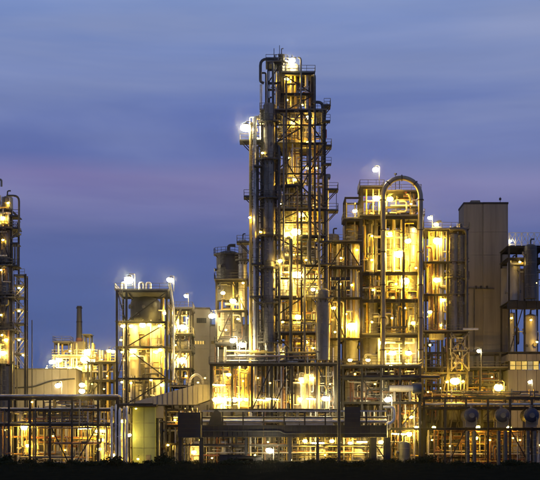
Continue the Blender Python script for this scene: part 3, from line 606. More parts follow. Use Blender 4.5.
# pale lattice parapet
for i in range(6):
    a, c = 509 + i * 6.2, 509 + (i + 1) * 6.2
    b = MB(); za, zb = Z(244.5, Y), Z(233, Y)
    b.bar((X(a, Y), Y - .3, za), (X(c, Y), Y - .3, zb), .09).bar((X(a, Y), Y - .3, zb), (X(c, Y), Y - .3, za), .09).bar((X(a, Y), Y - .3, zb), (X(c, Y), Y - .3, zb), .1).bar((X(a, Y), Y - .3, za), (X(c, Y), Y - .3, za), .1).bar((X(a, Y), Y - .3, za - .3), (X(a, Y), Y - .3, zb), .14 if i else .3)
    b.build('lattice_panel', 'pipe_white', rb)
clutter(rb, X(510, Y), X(545, Y), Y + .5, Y + 3, Z(300, Y), Z(260, Y), 14, .2); clutter(rb, X(511, Y), X(545, Y), Y + 4, Y + 6, Z(350, Y), Z(312, Y), 6, .2)
vessel('process_vessel', 'dark upright vessel in the top of the process building', 'vessel', X(529.5, Y), Y - 1.2, Z(300, Y) + .1, Z(245, Y), 1.1, 'vessel_dark', 2.2, (), skirt=False, rail_m='rail_dark')
vessel('process_vessel', 'grey upright vessel in the process building next to the concrete tower', 'vessel', X(515, Y), Y + 2.2, Z(300, Y) + .1, Z(259, Y), 1.05, 'vessel_paint', 2.2, (), skirt=False, lad=False)
vessel('process_vessel', 'lit yellow vessel in the open bay above the window strip', 'vessel', X(534.5, Y), Y + 4, Z(352, Y) + .1, Z(312, Y), 1.2, 'vessel_paint', 2.2, (), skirt=False, lad=False)
vessel('process_vessel', 'slim lit standpipe vessel in the open bay beside the concrete tower', 'vessel', X(514, Y), Y + 3, Z(352, Y) + .1, Z(311, Y), .45, 'vessel_paint', 2.2, (), skirt=False, lad=False)
for px, py, k, c in ((511.5, 318, 's', 'y'), (531, 320, 's', 'y'), (537, 342, 's', 'y'), (534, 268, 's', 'h'), (520, 262, 's', 'w'), (536, 283, 's', 'y'), (511, 241, 's', 'h')): lamp(px, py, Y + (1.5 if py > 300 else -1.6 if px > 520 else -.6), k, c, 'small lamp on the process building beside the concrete tower')  # includes a lamp added to brighten the dark upper bay
lamp(530, 382, 8, 'm', 'h', 'slanted pale lamp below the lit window strip', pole=8); lamp(498.5, 387.5, 4, 'x', 'y', 'blazing wide lamp in front of the foot of the concrete tower', pole=6)

# ================================================================== LOWER RIGHT: COOLERS WITH BLUE ENDS AND THEIR RACK
lr = frame('cooler_rack', 'dark steel rack over the drums with blue ends', 'pipe rack', [X(p, -2) for p in (424, 445, 466, 488, 510, 532, 550)], [-2, 5], [Z(428, -2), Z(407, -2), Z(397, -2)], decks=[0, 1], rails=[], braces=[(1, 0, 0, 1), (4, 0, 0, -1)])
clutter(lr, X(425, -2), X(545, -2), -1.5, 3.5, Z(405, -2), Z(391, -2), 60, .14, mats=DK); clutter(lr, X(425, -2), X(545, -2), -1.6, 4, .3, Z(430, -2), 120, .14, mats=DK)
for i in range(5): pipe(lr, [(X(424, -2), -1.4 + i * .9, Z(404 - i % 2, -2)), (X(548, -2), -1.4 + i * .9, Z(404 - i % 2, -2))], rnd.uniform(.1, .22), rnd.choice(PM))
for px, lab in ((471, 'blue ended drum cooler on the rack, beside the tall truss stand'), (502, 'blue ended drum cooler between the other two on the rack'), (531, 'blue ended drum cooler under the slanted pale lamp')):
    drum('drum_cooler', lab, 'cooler', X(px, -4), 5, -2.6, Z(415.5, -4), 1.15, 'clad_dull', 'blue_paint', axis='y', saddle_h=.4, zb=Z(427.8, -2) + .06, group='drum coolers with blue ends'); dc = [o for o in bpy.data.objects if o.get('label') == lab][0]
    MB().lathe((X(px, -4), -5.3, Z(415.5, -4)), [(.001, -.05), (.42, -.05), (.42, .2), (.001, .3)], 14, 'y').build('manhole', 'steel_grey', dc); MB().tube([(X(px, -4) + .75, -4.9, Z(418, -4)), (X(px, -4) + .75, -5.3, Z(418, -4)), (X(px, -4) + .75, -5.3, Z(425, -4))], .12, 8, .2).build('drain_pipe', 'pipe_dark', dc)
for px in (471, 502, 531):
    for s_ in (-2.4, 2.4): vessel('upright_filter', 'dark slim upright filter under the blue ended drum ' + {471: 'beside the truss stand', 502: 'between the other two drums', 531: 'below the slanted pale lamp'}[px], 'filter', X(px + s_ * 1.4, -3), -3, .01, Z(430.5, -3), .33, 'vessel_dark', 1.2, (), lad=False, nozz=1, skirt=False, group='slim filters under the drums', vent=False)
for px, py, k in ((478, 427, 'm'), (509, 427.5, 'm'), (476, 438, 'm'), (434, 427.5, 'm'), (432, 440, 't'), (520, 440, 't'), (450, 446, 't'), (490, 440, 't'), (513, 438, 't'), (466, 398, 't'), (487, 396, 't'), (441, 402, 't'), (540, 445, 't')): lamp(px, py, -1.1, k, 'y', 'small yellow lamp on the rack of the blue ended drums')  # the tiny lamps on this rack are made up

# ================================================================== CENTRE RIGHT: LOW PIPE STRUCTURE UNDER THE REACTOR
cr_ = frame('low_pipe_rack', 'low steel pipe rack crowded with pipes below the arched reactor', 'pipe rack', [X(p, -3) for p in (343, 362, 381, 400, 420)], [-3, 4], [Z(428, -3), Z(402, -3), Z(378, -3), Z(366, -3)], decks=[0, 1, 2, 3], rails=[3], braces=[(0, 3, 0, 1), (1, 2, 0, -1), (2, 0, 0, 1), (3, 1, 0, 1)])
clutter(cr_, X(344, -3), X(419, -3), -2.5, 2.5, Z(402, -3), Z(366, -3), 110, .13, mats=PM + DK); clutter(cr_, X(390, -3), X(422, -3), -2.4, 3, .3, Z(403, -3), 80, .13, mats=DK); clutter(cr_, X(344, -3), X(390, -3), -2, 3, .3, Z(430, -3), 40, .14)
for i in range(7): pipe(cr_, [(X(340, -3), -2.4 + i * .8, Z(376.5 - .7 * (i % 3), -3)), (X(440, -3), -2.4 + i * .8, Z(376.5 - .7 * (i % 3), -3))], rnd.uniform(.1, .24), rnd.choice(PM))
drum('knockout_drum', 'pale horizontal drum with a dark end below the reactor', 'drum', X(388, -4.5), X(416, -4.5), -4.5, Z(388.5, -4.5), .55, 'vessel_paint', 'blue_paint', zb=Z(402, -3) + .06)
MB().lathe((X(417, -4.5), -4.5, Z(388, -4.5)), [(.001, -.75), (.85, -.7), (.95, -.5), (.95, .5), (.85, .7), (.001, .75)], 18, 'x').build('channel_head', 'blue_paint', [o for o in bpy.data.objects if o.name == 'knockout_drum'][0])
for k, (px, lab) in enumerate(((352, 'cream upright pot on the low rack beside the floodlight mast'), (366, 'grey upright pot on the low rack left of the pale horizontal drum'))): vessel('process_vessel', lab, 'vessel', X(px, -2), .5, Z(402, -3) + .07, Z(369, -3), 1.0, ('vessel_paint', 'clad')[k], 1.5, (), lad=False, nozz=4, skirt=False)
for px, py, k, c in ((350, 360, 'm', 'y'), (368, 360, 'm', 'y'), (390.5, 366, 't', 'y'), (355, 374, 't', 'y'), (343, 385, 't', 'y'), (375, 384, 't', 'y'), (411, 417, 'm', 'y'), (416, 427.5, 'm', 'w'), (409, 434, 'l', 'y'), (398, 434, 'b', 'w'), (404, 434, 'b', 'w'), (362, 392, 't', 'y'), (400, 378, 't', 'y'), (428, 392, 't', 'y'), (418, 392, 't', 'y'), (405, 450, 't', 'y'), (360, 381, 't', 'y')): lamp(px, py, -2.2, k, c, 'small yellow lamp on the low pipe rack below the reactor')  # nearly all the tiny lamps here are invented
lamp(388, 399.5, -9, 'l', 'h', 'round white lamp above the right end of the dark pipe bridge', pole=4); lamp(325.7, 398.6, -8, 'l', 'h', 'round white lamp over the dark pipe bridge left of the floodlight mast', pole=3.4)

# ================================================================== PUMP DECK IN FRONT OF THE TOWER FOOT
Y = -6
pd = frame('pump_deck', 'crowded pump deck with a row of glaring lamps at the tower foot', 'steel frame', [X(p, Y) for p in (211, 232, 252, 272, 292, 317, 336)], [Y, -.5 + Y + 3.6], [Z(409, Y), Z(364, Y)], decks=[0, 1], rails=[1], braces=[(2, 1, 0, 1), (3, 1, 0, 1), (5, 1, 0, -1)])
for s in range(6):
    a = (211, 232, 252, 272, 292, 317, 336)[s]; c = (211, 232, 252, 272, 292, 317, 336)[s + 1]
    clutter(pd, X(a + 1, Y), X(c - 1, Y), Y + .2, Y + 3, Z(408, Y), Z(367, Y), 36, .12, mats=PM + ['pipe_yellow', 'pipe_white', 'pipe_rust', 'blue_paint'], vert=.7)
clutter(pd, X(212, Y), X(336, Y), Y + .2, Y + 2.5, Z(362, Y), Z(349, Y), 45, .16)
for px, r, t, m, lab in ((221, .95, 374, 'vessel_paint', 'cream pump tank at the left end of the glaring lamp row'), (243, .9, 370, 'pipe_yellow', 'yellow pump tank behind the row of glaring lamps'), (263, .8, 375, 'clad', 'silver pump tank beside the long diagonal brace'), (302, 1.25, 371, 'vessel_paint', 'stout cream pump tank right of the diagonal brace'), (314, .95, 369, 'clad', 'tall silver pump tank beside the stout cream one'), (282, .75, 372, 'pipe_rust', 'rust brown pump tank between the silver and cream tanks')):
    vessel('pump_tank', lab, 'tank', X(px, Y), Y + 2.2, Z(409, Y) + .07, Z(t, Y), r, m, 1.3, (), lad=False, nozz=5, skirt=False)
for px in (216, 223, 229, 234.5, 240, 246): lamp(px, 399.5, Y + .35, 'l' if px in (216, 223, 234.5) else 'm', 'w', 'glaring lamp in the row along the pump deck edge', group='row of glaring lamps')
for px, py, k, c in ((243.5, 365.5, 'b', 'w'), (228.6, 374.6, 'm', 'y'), (301, 379, 'm', 'w'), (312, 378, 'm', 'w'), (262, 400, 'b', 'w'), (272, 399, 'b', 'w'), (282, 399, 't', 'y'), (300, 399, 'm', 'w'), (313, 399, 'b', 'w'), (258, 378, 't', 'y'), (285, 378, 't', 'y'), (243, 381, 't', 'y'), (270, 383, 't', 'y'), (219, 385, 'b', 'w'), (330, 384, 't', 'y')): lamp(px, py, Y + .5, k, c, 'small lamp among the pipes of the pump deck')  # the tiny lamps and several tube lamps are made-up additions
# ground level behind the bridge
gl = thing('ground_pipework', 'jumble of lit pipes at ground level under the pipe bridge', 'pipework', (X(280, -6), -6, 0))
clutter(gl, X(180, -6), X(392, -6), -7.5, -2, .3, Z(413, -6), 200, .14, vert=.65, mats=PM + DK)
for i, px in enumerate((186, 193, 213, 226, 240, 252, 302, 318, 331, 348, 363, 380)): pass
for px, r, m, lab in ((196, .9, 'vessel_paint', 'cream pump casing at ground level under the bridge end block'), (224, .6, 'clad', 'silver ground tank under the left part of the bridge'), (305, .8, 'clad', 'silver ground tank left of the floodlight mast'), (322, 1.1, 'vessel_paint', 'cream ground tank beside the floodlight mast'), (358, 1.2, 'vessel_paint', 'wide cream ground tank right of the floodlight mast'), (380, 1.1, 'vessel_paint', 'cream ground tank under the right end of the bridge'), (404, 1.0, 'vessel_dark', 'dark ground tank right of the pipe bridge')):
    vessel('ground_tank', lab, 'tank', X(px, -5), -4.8, .01, Z(441, -5), r, m, 1.2, (), lad=False, nozz=4, skirt=False)
for px, py, k, c in ((268, 442, 't', 'w'), (279, 445, 't', 'w'), (194, 452, 'm', 'w'), (200, 440, 't', 'y'), (225, 446, 't', 'y'), (240, 452, 't', 'y'), (305, 441, 'm', 'y'), (318, 443, 'b', 'w'), (325, 455, 't', 'y'), (332, 441, 'm', 'y'), (350, 443, 'm', 'y'), (362, 442, 'b', 'w'), (381, 442, 'm', 'w'), (291, 460, 't', 'w'), (367, 455, 't', 'y'), (255, 455, 't', 'y'), (212, 458, 't', 'w')): lamp(px, py, -7.6, k, c, 'small lamp at ground level behind the dark pipe bridge')  # most tiny ground lamps are invented, a few are real

# ================================================================== DARK PIPE BRIDGE
Y = -14
pb = thing('pipe_bridge', 'long dark pipe bridge with solid side panels on stout legs', 'bridge', (X(285, Y), Y, 0))
xs_ = [202 + i * 20.55 for i in range(10)]
for a, c in zip(xs_, xs_[1:]):
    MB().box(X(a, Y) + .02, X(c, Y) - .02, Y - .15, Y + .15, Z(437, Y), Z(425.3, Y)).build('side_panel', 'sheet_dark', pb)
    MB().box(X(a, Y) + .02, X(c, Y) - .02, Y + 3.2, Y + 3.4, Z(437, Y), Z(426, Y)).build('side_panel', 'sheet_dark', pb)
    MB().box(X(a, Y), X(c, Y) - .01, Y + .16, Y + 3.19, Z(437, Y) + .1, Z(437, Y) + .3).build('floor_slab', 'concrete', pb)
    MB().ibeam((X(a, Y), Y - .05, Z(411, Y)), (X(c, Y), Y - .05, Z(411, Y)), .2, .25).build('top_rail', 'steel_galv', pb)
    MB().ibeam((X(a, Y), Y - .05, Z(425, Y)), (X(a, Y), Y - .05, Z(411.8, Y)), .22, .22).build('post', 'steel', pb)
for k in range(38): MB().bar((X(204 + k * 4.9, Y), Y - .19, Z(436.5, Y)), (X(204 + k * 4.9, Y), Y - .19, Z(425.8, Y)), .09, .07).build('stiffener', 'steel', pb)
for zz in (425.6, 436.7): MB().bar((X(202, Y), Y - .2, Z(zz, Y)), (X(387, Y), Y - .2, Z(zz, Y)), .1, .16).build('edge_angle', 'steel', pb)
pipe(pb, [(X(203, Y), Y - .35, Z(431, Y)), (X(280, Y), Y - .35, Z(431, Y)), (X(284, Y), Y - .35, Z(433.5, Y)), (X(386, Y), Y - .35, Z(433.5, Y))], .07, 'pipe_dark', .3)
for a, c, t in ((178, 200.6, 412.5), (344.5, 360, 407)):
    for k in range(5): MB().bar((X(a + .6, Y), Y - .43, Z(t + 2 + k * 4.6, Y)), (X(c - .6, Y), Y - .43, Z(t + 2 + k * 4.6, Y)), .05, .09).build('stiffener', 'steel', pb)
for i, (a, c) in enumerate(((226, 262), (286, 299), (300, 333))): MB().box(X(a, Y), X(c, Y), Y + 1.2, Y + 1.3, Z(425, Y), Z(417, Y)).build('inner_panel', 'panel_light', pb)
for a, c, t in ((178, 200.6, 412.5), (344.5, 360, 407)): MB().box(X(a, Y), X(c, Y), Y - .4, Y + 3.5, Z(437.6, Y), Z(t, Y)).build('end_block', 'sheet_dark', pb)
MB().prism([(X(208, Y), Z(425, Y)), (X(222, Y), Z(425, Y)), (X(221, Y), Z(413, Y)), (X(216, Y), Z(409, Y)), (X(212, Y), Z(414, Y))], Y - .3, Y + 1).build('pipe_hood', 'sheet_dark', pb)
for i in range(4): pipe(pb, [(X(201, Y), Y + .6 + i * .65, Z(421 - (i % 2) * 4, Y)), (X(387, Y), Y + .6 + i * .65, Z(421 - (i % 2) * 4, Y))], (.22, .14, .28, .18)[i], ('pipe_clad', 'pipe_dark', 'clad_dull', 'pipe_white')[i])
for px, wd in ((180.5, .45), (201, .5), (290, .45), (373.5, .9), (387.5, .8), (246, .35), (318, .35)):
    for yy in (Y, Y + 3.2): MB().box(X(px, Y) - wd / 2, X(px, Y) + wd / 2, yy - wd * .35, yy + wd * .35, -.05, Z(437.5, Y) - .003).build('leg', 'sheet_dark', pb)
for a, c in ((181, 201), (202, 246), (247, 290), (291, 318), (319, 373), (375, 387)): MB().ibeam((X(a, Y) + .3, Y, Z(445, Y)), (X(c, Y) - .3, Y, Z(445, Y)), .16, .22).build('lower_rail', 'steel', pb)
MB().bar((X(375, Y), Y, Z(444, Y)), (X(387, Y), Y, Z(462, Y)), .16).build('brace', 'steel', pb)
pipe(pb, [(X(383, Y), Y - .6, Z(407, Y)), (X(394, Y), Y - .6, Z(407, Y)), (X(394, Y), Y - .6, Z(420, Y)), (X(388, Y), Y - .6, Z(424, Y))], .2, 'pipe_white')
lamp(269.4, 450.6, Y - 3, 'l', 'h', 'low oval lamp glaring in front of the bridge near ground', pole=Z(450.6, Y - 3))
for px, w_, h_ in ((233, 4.2, 2.2), (252, 3.0, 2.0), (246, 2.5, 1.7)):
    t = thing('equipment_cabinet', 'dark equipment cabinet standing under the pipe bridge', 'cabinet', (X(px, Y), Y - 1.5, 0), 'cabinets under the bridge')
    MB().box(X(px, Y) - w_ / 2, X(px, Y) + w_ / 2, Y - 2.2, Y - .8, 0, h_).build('body', 'sheet_dark', t)
    for k in range(3): MB().box(X(px, Y) - w_ / 2 + .08 + k * w_ / 3, X(px, Y) - w_ / 2 - .08 + (k + 1) * w_ / 3, Y - 2.25, Y - 2.19, .15, h_ - .15).build('door', 'sheet_dark', t)
    MB().box(X(px, Y) - w_ / 2 - .1, X(px, Y) + w_ / 2 + .1, Y - 2.35, Y - .7, h_, h_ + .08).build('lid', 'steel', t)

# ================================================================== FLOODLIGHT MAST (its lamps are off)
Y = -22
fm = thing('floodlight_mast', 'tall thin dark mast with unlit floodlight head in front of the reactor', 'mast', (X(339, Y), Y, 0))
MB().lathe((X(339, Y), Y, 0), [(.4, 0), (.4, .15), (.26, .2), (.2, Z(292, Y)), (.17, Z(278, Y)), (.001, Z(277.8, Y))], 10).build('pole', 'black', fm)
for zz in (290, 280): MB().bar((X(331.5, Y), Y, Z(zz, Y)), (X(346.5, Y), Y, Z(zz, Y)), .14).build('crossbar', 'black', fm)
for k in range(4):
    for zz in (277.5, 286.8):
        if zz > 280 and k in (1, 2): continue
        px = 330.6 + k * 5
        b = MB().box(X(px, Y), X(px + 4.2, Y), Y - .5, Y + .35, Z(zz + 3.4, Y), Z(zz, Y)); o = b.build('floodlight', 'black', fm)
        MB().box(X(px + .5, Y), X(px + 3.7, Y), Y - .53, Y - .495, Z(zz + 3, Y), Z(zz + .6, Y)).build('lens', 'black', o)
ladder(fm, X(339, Y) , Y - .28, 2.5, Z(293, Y), 'rail_dark', cage=False, w=.35)

# ================================================================== SILO FRAME
Y = 4
sl_ = [Z(p, Y) for p in (404, 378, 347, 322, 291)]
sf = frame('silo_structure', 'square dark steel frame around the big silo left of centre', 'steel frame', [X(117.5, Y), X(127, Y), X(167, Y)], [3, 14], sl_, decks=[0, 2, 3, 4], rails=[4], braces=[(0, 4, 0, -1), (1, 4, 0, 1), (1, 3, 0, 1), (1, 2, 0, -1), (1, 1, 0, 1), (0, 2, 0, 1)], pw=.36)
vessel('silo', 'dark wide hopper silo hung under the top deck of the silo frame', 'silo', X(143.5, Y), 8, Z(324, Y), Z(294, Y), 2.6, 'vessel_dark', 1.8, (), lad=False, skirt=False, vent=False)
MBo = MB().lathe((X(143.5, Y), 8, 0), [(2.3, Z(324, Y)), (.7, Z(345, Y))], 24)
cn = MBo.build('silo_cone', 'vessel_paint', [o for o in bpy.data.objects if o.get('label', '').startswith('dark wide hopper')][0])
for px, r, t, lab, yy in ((133, .85, 323, 'left slim cream tank in the silo frame', 6), (145, 1.5, 326, 'wide grey tank under the hopper of the silo frame', 9), (156, 1.0, 324, 'right slim cream tank in the silo frame', 6)):
    vessel('storage_tank', lab, 'tank', X(px, Y), yy, sl_[0] + .07 if r < 1.2 else .01, Z(t, Y), r, 'vessel_paint' if r < 1.2 else 'clad_dull', 2, (), nozz=6, skirt=False, lad=r > 1.2)
clutter(sf, X(118, Y), X(127, Y), 3.6, 8, sl_[0], Z(326, Y), 14, .18); clutter(sf, X(128, Y), X(166, Y), 3.4, 5, .3, sl_[1], 26, .22); clutter(sf, X(158, Y), X(167, Y), 3.6, 8, sl_[0], Z(300, Y), 16, .18); clutter(sf, X(128, Y), X(166, Y), 3.4, 5, sl_[1], sl_[3], 12, .14)
ladder(sf, X(122, Y), 2.5, sl_[0], sl_[4])
for px in (121, 139, 146): pipe(sf, [(X(px, Y), 5, sl_[4]), (X(px, Y), 5, sl_[4] + 1.5), (X(px + 4, Y), 5, sl_[4] + 1.5), (X(px + 4, Y), 5, sl_[4] + .4)], .2, 'pipe_clad')
for px, py, k, c in ((165, 313, 'm', 'w'), (142.5, 325, 'l', 'w'), (149, 324.5, 'm', 'y'), (160, 326, 'm', 'w'), (123, 326, 'm', 'w'), (131, 326, 'm', 'w'), (133, 351, 'l', 'w'), (160, 350, 'm', 'w'), (156, 352, 'm', 'y'), (122, 352, 's', 'y'), (151, 380, 's', 'y'), (131, 383, 's', 'y'), (162, 385, 'm', 'w'), (121, 340, 's', 'y'), (122, 382, 's', 'w')): lamp(px, py, 3.6, k, c, 'bright warm lamp inside the silo frame')  # a few of these, mostly the small ones, are invented
lamp(129, 280, 5, 'x', 'h', 'dazzling oval lamp on a pole above the left corner of the silo frame', pole=1.9); lamp(170, 280, 5, 'l', 'h', 'starry white lamp on a pole above the right corner of the silo frame', pole=1.9)
# annex with stairs
an = frame('silo_annex', 'open stepped steel annex between the silo frame and the low grey building', 'steel frame', [X(170.5, Y), X(180, Y), X(190.5, Y)], [4, 12], [Z(p, Y) for p in (385, 368, 351, 334, 309)], decks=[0, 1, 2, 3, 4], rails=[2, 3, 4], braces=[(0, 4, 0, -1), (0, 3, 0, 1), (1, 2, 0, 1)])
clutter(an, X(171, Y), X(190, Y), 4.5, 9, Z(385, Y), Z(311, Y), 44, .18)
for k in range(4):
    za, zb = Z((385, 368, 351, 334)[k], Y), Z((368, 351, 334, 309)[k], Y); xa, xb = (X(171, Y), X(181, Y)) if k % 2 else (X(181, Y), X(171, Y)); b = MB()
    for s_ in (-.4, .4): b.bar((xa, 3.3 + s_, za), (xb, 3.3 + s_, zb), .06, .25)
    for i in range(9): t = (i + .5) / 9; b.box(xa + (xb - xa) * t - .14, xa + (xb - xa) * t + .14, 2.92, 3.68, za + (zb - za) * t, za + (zb - za) * t + .04)
    st = b.build('stair_flight', 'steel_grey', an); MB().bar((xa, 2.88, za + 1), (xb, 2.88, zb + 1), .06).build('handrail', 'rail', st)
pipe(an, [(X(170, Y), 3, Z(283, Y)), (X(174, Y), 3, Z(310, Y)), (X(174, Y), 3, Z(380, Y))], .22, 'pipe_clad')
drum('heat_exchanger', 'horizontal exchanger on the annex floor beside the silo frame', 'exchanger', X(173, Y), X(189, Y), 6, Z(344, Y), .75, 'vessel_paint', zb=Z(351, Y) + .07)
for px, py, k, c in ((181, 327.5, 'x', 'w'), (181.5, 360.5, 'x', 'w'), (175, 345, 's', 'y'), (187, 318, 's', 'y'), (186, 376, 's', 'y')): lamp(px, py, 4.4, k, c, 'bright lamp on the stepped annex beside the silo frame')
lamp(186, 296, 7, 'm', 'h', 'slanted pale lamp on a pole above the stepped annex', pole=2.2)

# low grey building behind
Y = 30
gb = thing('plant_building', 'low grey flat roofed building with small lit windows behind the annex', 'building', (X(216, Y), Y + 5, 0))
for a, c, t in ((190, 210, 309), (210.2, 222, 326), (222.2, 234, 326), (234.2, 262, 326)):
    zz = [0, Z(395, Y), Z(370, Y), Z(349, Y), Z(336, Y), Z(t, Y)]
    for z0_, z1_ in zip(zz, zz[1:]): MB().box(X(a, Y), X(c, Y) - .04, Y, Y + 10, z0_ + .012, z1_ - .012).build('wall_panel', 'sheet', gb)
    MB().box(X(a, Y) - .05, X(c, Y) + .0, Y - .1, Y + 10.1, Z(t, Y) + .001, Z(t, Y) + .3).build('parapet', 'steel_grey', gb)
MB().box(X(190.2, Y), X(261, Y), Y + .3, Y + 9.8, 0, Z(327, Y)).build('core', 'sheet', gb)
for px, py, wd, hh, m in ((194.5, 341, 10, 3.2, 'window_lit'), (211.5, 341, 3, 3, 'window_lit'), (197, 318, 9, 5, 'black')):
    p = MB().box(X(px, Y), X(px + wd, Y), Y - .06, Y - .01, Z(py + hh, Y), Z(py, Y)).build('window', m, gb)
    b = MB()
    for k in range(5): xx = X(px + wd * k / 4, Y); b.box(xx - .06, xx + .06, Y - .1, Y - .061, Z(py + hh, Y), Z(py, Y))
    b.build('window_frame', 'steel', p)

# ================================================================== CHIMNEY GROUP
Y = 48
ch = thing('chimney', 'slim dark chimney with reddish foot rising behind the left plant', 'chimney', (X(79, Y), Y, 0))
MB().lathe((X(79.3, Y), Y, 0), [(.62, Z(338, Y)), (.5, Z(310, Y)), (.5, Z(306, Y)), (.4, Z(306, Y)), (.38, Z(310, Y))], 16).build('stack', 'vessel_dark', ch)
MB().lathe((X(79.3, Y), Y, 0), [(.9, Z(366, Y)), (.66, Z(338, Y))], 16).build('stack_base', 'brick_red', ch)
for zz in (308, 322): MB().lathe((X(79.3, Y), Y, Z(zz, Y)), [(.5, -.1), (.62, -.1), (.62, .1), (.5, .1)], 16).build('band', 'steel', ch)
MB().box(X(72, Y), X(87, Y), Y - 1.5, Y + 1.5, 0, Z(342, Y)).build('base_block', 'sheet', ch)
Y = 40
cf = frame('furnace_structure', 'small steel frame with rails below the slim chimney', 'steel frame', [X(54, Y), X(70, Y), X(84, Y), X(96, Y)], [Y, Y + 7], [Z(p, Y) for p in (390, 372, 356)], decks=[0, 1, 2], rails=[1, 2])
frame('', '', '', [X(54, Y), X(68, Y)], [Y + 1, Y + 5], [Z(342, Y)], z0=Z(356, Y), decks=[0], rails=[0], root=cf, rail_m='rail_dark', pw=.25); frame('', '', '', [X(83, Y), X(89, Y)], [Y + 1, Y + 5], [Z(334, Y)], z0=Z(356, Y), decks=[0], rails=[], root=cf, pw=.25)
clutter(cf, X(55, Y), X(95, Y), Y + .5, Y + 4, Z(390, Y), Z(345, Y), 45, .22, mats=PM + ['pipe_yellow'])
vessel('furnace_vessel', 'yellow lit upright vessel below the slim chimney', 'vessel', X(78.5, Y), Y + 2, .01, Z(366, Y), .9, 'pipe_yellow', 2, (), lad=False, skirt=False); vessel('furnace_vessel', 'cream upright vessel right of the slim chimney foot', 'vessel', X(86, Y), Y + 2, .01, Z(364, Y), .9, 'vessel_paint', 2, (), lad=False, skirt=False)
for px, py, k, c in ((52, 362, 'l', 'h'), (59, 360, 'l', 'w'), (87.5, 352, 'x', 'w'), (85, 360, 'x', 'w'), (92, 361, 'l', 'w'), (70, 351, 's', 'y'), (46.5, 368.5, 's', 'w'), (69.6, 368, 'm', 'w'), (77, 367, 's', 'w')): lamp(px, py, Y - 2, k, c, 'glaring lamp on the small frame below the slim chimney')
lamp(58, 385.5, 6, 'l', 'h', 'slanted oval lamp in front of the long grey shed', pole=8); lamp(82, 385, 10, 'l', 'w', 'upper lamp of the pair at the right end of the long grey shed'); lamp(82, 391, 8, 'l', 'w', 'lower lamp of the pair at the right end of the long grey shed')
Y = 20
mf = frame('yard_frame', 'small dark steel frame between the chimney and the silo frame', 'steel frame', [X(88, Y), X(101, Y), X(114, Y)], [Y, Y + 6], [Z(p, Y) for p in (395, 380, 362)], decks=[0, 1, 2], rails=[2], braces=[(0, 1, 0, 1), (1, 2, 0, 1)])
clutter(mf, X(89, Y), X(116, Y), Y + .3, Y + 4, .3, Z(352, Y), 45, .2)
drum('storage_drum', 'dark horizontal drum on the small frame left of the silo frame', 'drum', X(88, Y), X(105, Y), Y + 2, Z(386, Y), 1.1, 'vessel_dark', zb=Z(395, Y) + .07)
for px, py, k, c in ((109, 351, 'm', 'w'), (101.6, 359.5, 't', 'w'), (107, 376, 't', 'y'), (113, 351.5, 'm', 'w'), (115, 382, 't', 'w'), (96, 371, 't', 'y'), (104, 389, 't', 'y'), (92, 384, 't', 'y')): lamp(px, py, Y - 1.2, k, c, 'small lamp on the dark frame between chimney and silo frame')

# ================================================================== LEFT TOWER
Y = 12
ll = [Z(p, Y) for p in (365, 330, 297, 265, 231, 212)]
lt = frame('column_frame', 'dark steel frame round the columns at the left end of the plant', 'steel frame', [X(-16, Y), X(2, Y), X(14, Y)], [9, 17], ll, decks=[0, 1, 2, 3, 4], rails=[1, 2, 4], braces=[(0, 3, 0, 1), (1, 2, 0, 1), (1, 4, 0, -1)], pw=.3)
for px, r, t, m, lab, yy in ((-4, 1.5, 204, 'vessel_paint', 'stout lit column at the left end of the plant', 12), (9.5, .95, 198, 'clad_dull', 'slim grey column with platforms at the left end of the plant', 10)):
    vessel('distillation_column', lab, 'column', X(px, Y), yy, .01, Z(t, Y), r, m, 2.2, [(Z(p, Y), 150, 390, .8) for p in (231, 268, 300, 332)], nozz=8, rail_m='rail_dark')
pipe(lt, [(X(10, Y), 8.6, Z(199, Y)), (X(22.3, Y), 8.6, Z(199, Y)), (X(22.3, Y), 8.6, Z(237, Y)), (X(14, Y), 8.6, Z(241, Y))], .18, 'pipe_dark', 1.0)
pipe(lt, [(X(1, Y), 8.6, Z(205, Y)), (X(1, Y), 8.6, Z(183, Y)), (X(5, Y), 8.6, Z(183, Y)), (X(5, Y), 8.6, Z(190, Y))], .18, 'clad_dull', .6)
for px0, px1, py in ((13, 22, 231), (13, 21, 246), (13, 21.5, 268), (13, 22, 219)):
    p = MB().box(X(px0, Y), X(px1, Y), 8.6, 12, Z(py, Y) - .14, Z(py, Y)).build('side_platform', 'steel', lt); railing(p, [(X(px0, Y), 8.7), (X(px1, Y), 8.7)], Z(py, Y), 'rail_dark')
for px in (15.5, 18, 20.5): MB().tube([(X(px, Y), 8.8, Z(268, Y)), (X(px, Y), 8.8, Z(247, Y))], .16, 8).build('level_gauge', 'pipe_dark', lt)
for i in range(5): clutter(lt, X(0, Y), X(14, Y), 8.6, 9.6, ll[i] + .2, ll[i + 1] - .4, 8, .16)
clutter(lt, X(0, Y), X(14, Y), 8.6, 11, ll[5], Z(200, Y), 8, .14)
for px, py, k, c in ((8, 203, 's', 'y'), (3, 218, 'm', 'y'), (2.5, 353, 'l', 'w'), (6, 340, 'm', 'y'), (1, 270, 's', 'y'), (1, 315, 's', 'y'), (3, 240, 's', 'y'), (2, 335, 's', 'y')): lamp(px, py, 8.6, k, c, 'lit yellow lamp on the column frame at the left end of the plant')
tm = thing('lattice_mast', 'lattice stair mast with lamps beside the left end columns', 'mast', (X(22, Y), 11, 0))
for px in (16.5, 27): 
    for yy in (9.5, 12.5): MB().bar((X(px, Y), yy, 0), (X(px, Y), yy, Z(276, Y)), .2).build('post', 'steel_grey' if px < 20 else 'steel', tm)
zz = [Z(p, Y) for p in (370, 355, 340, 325, 311, 299, 287, 277)]
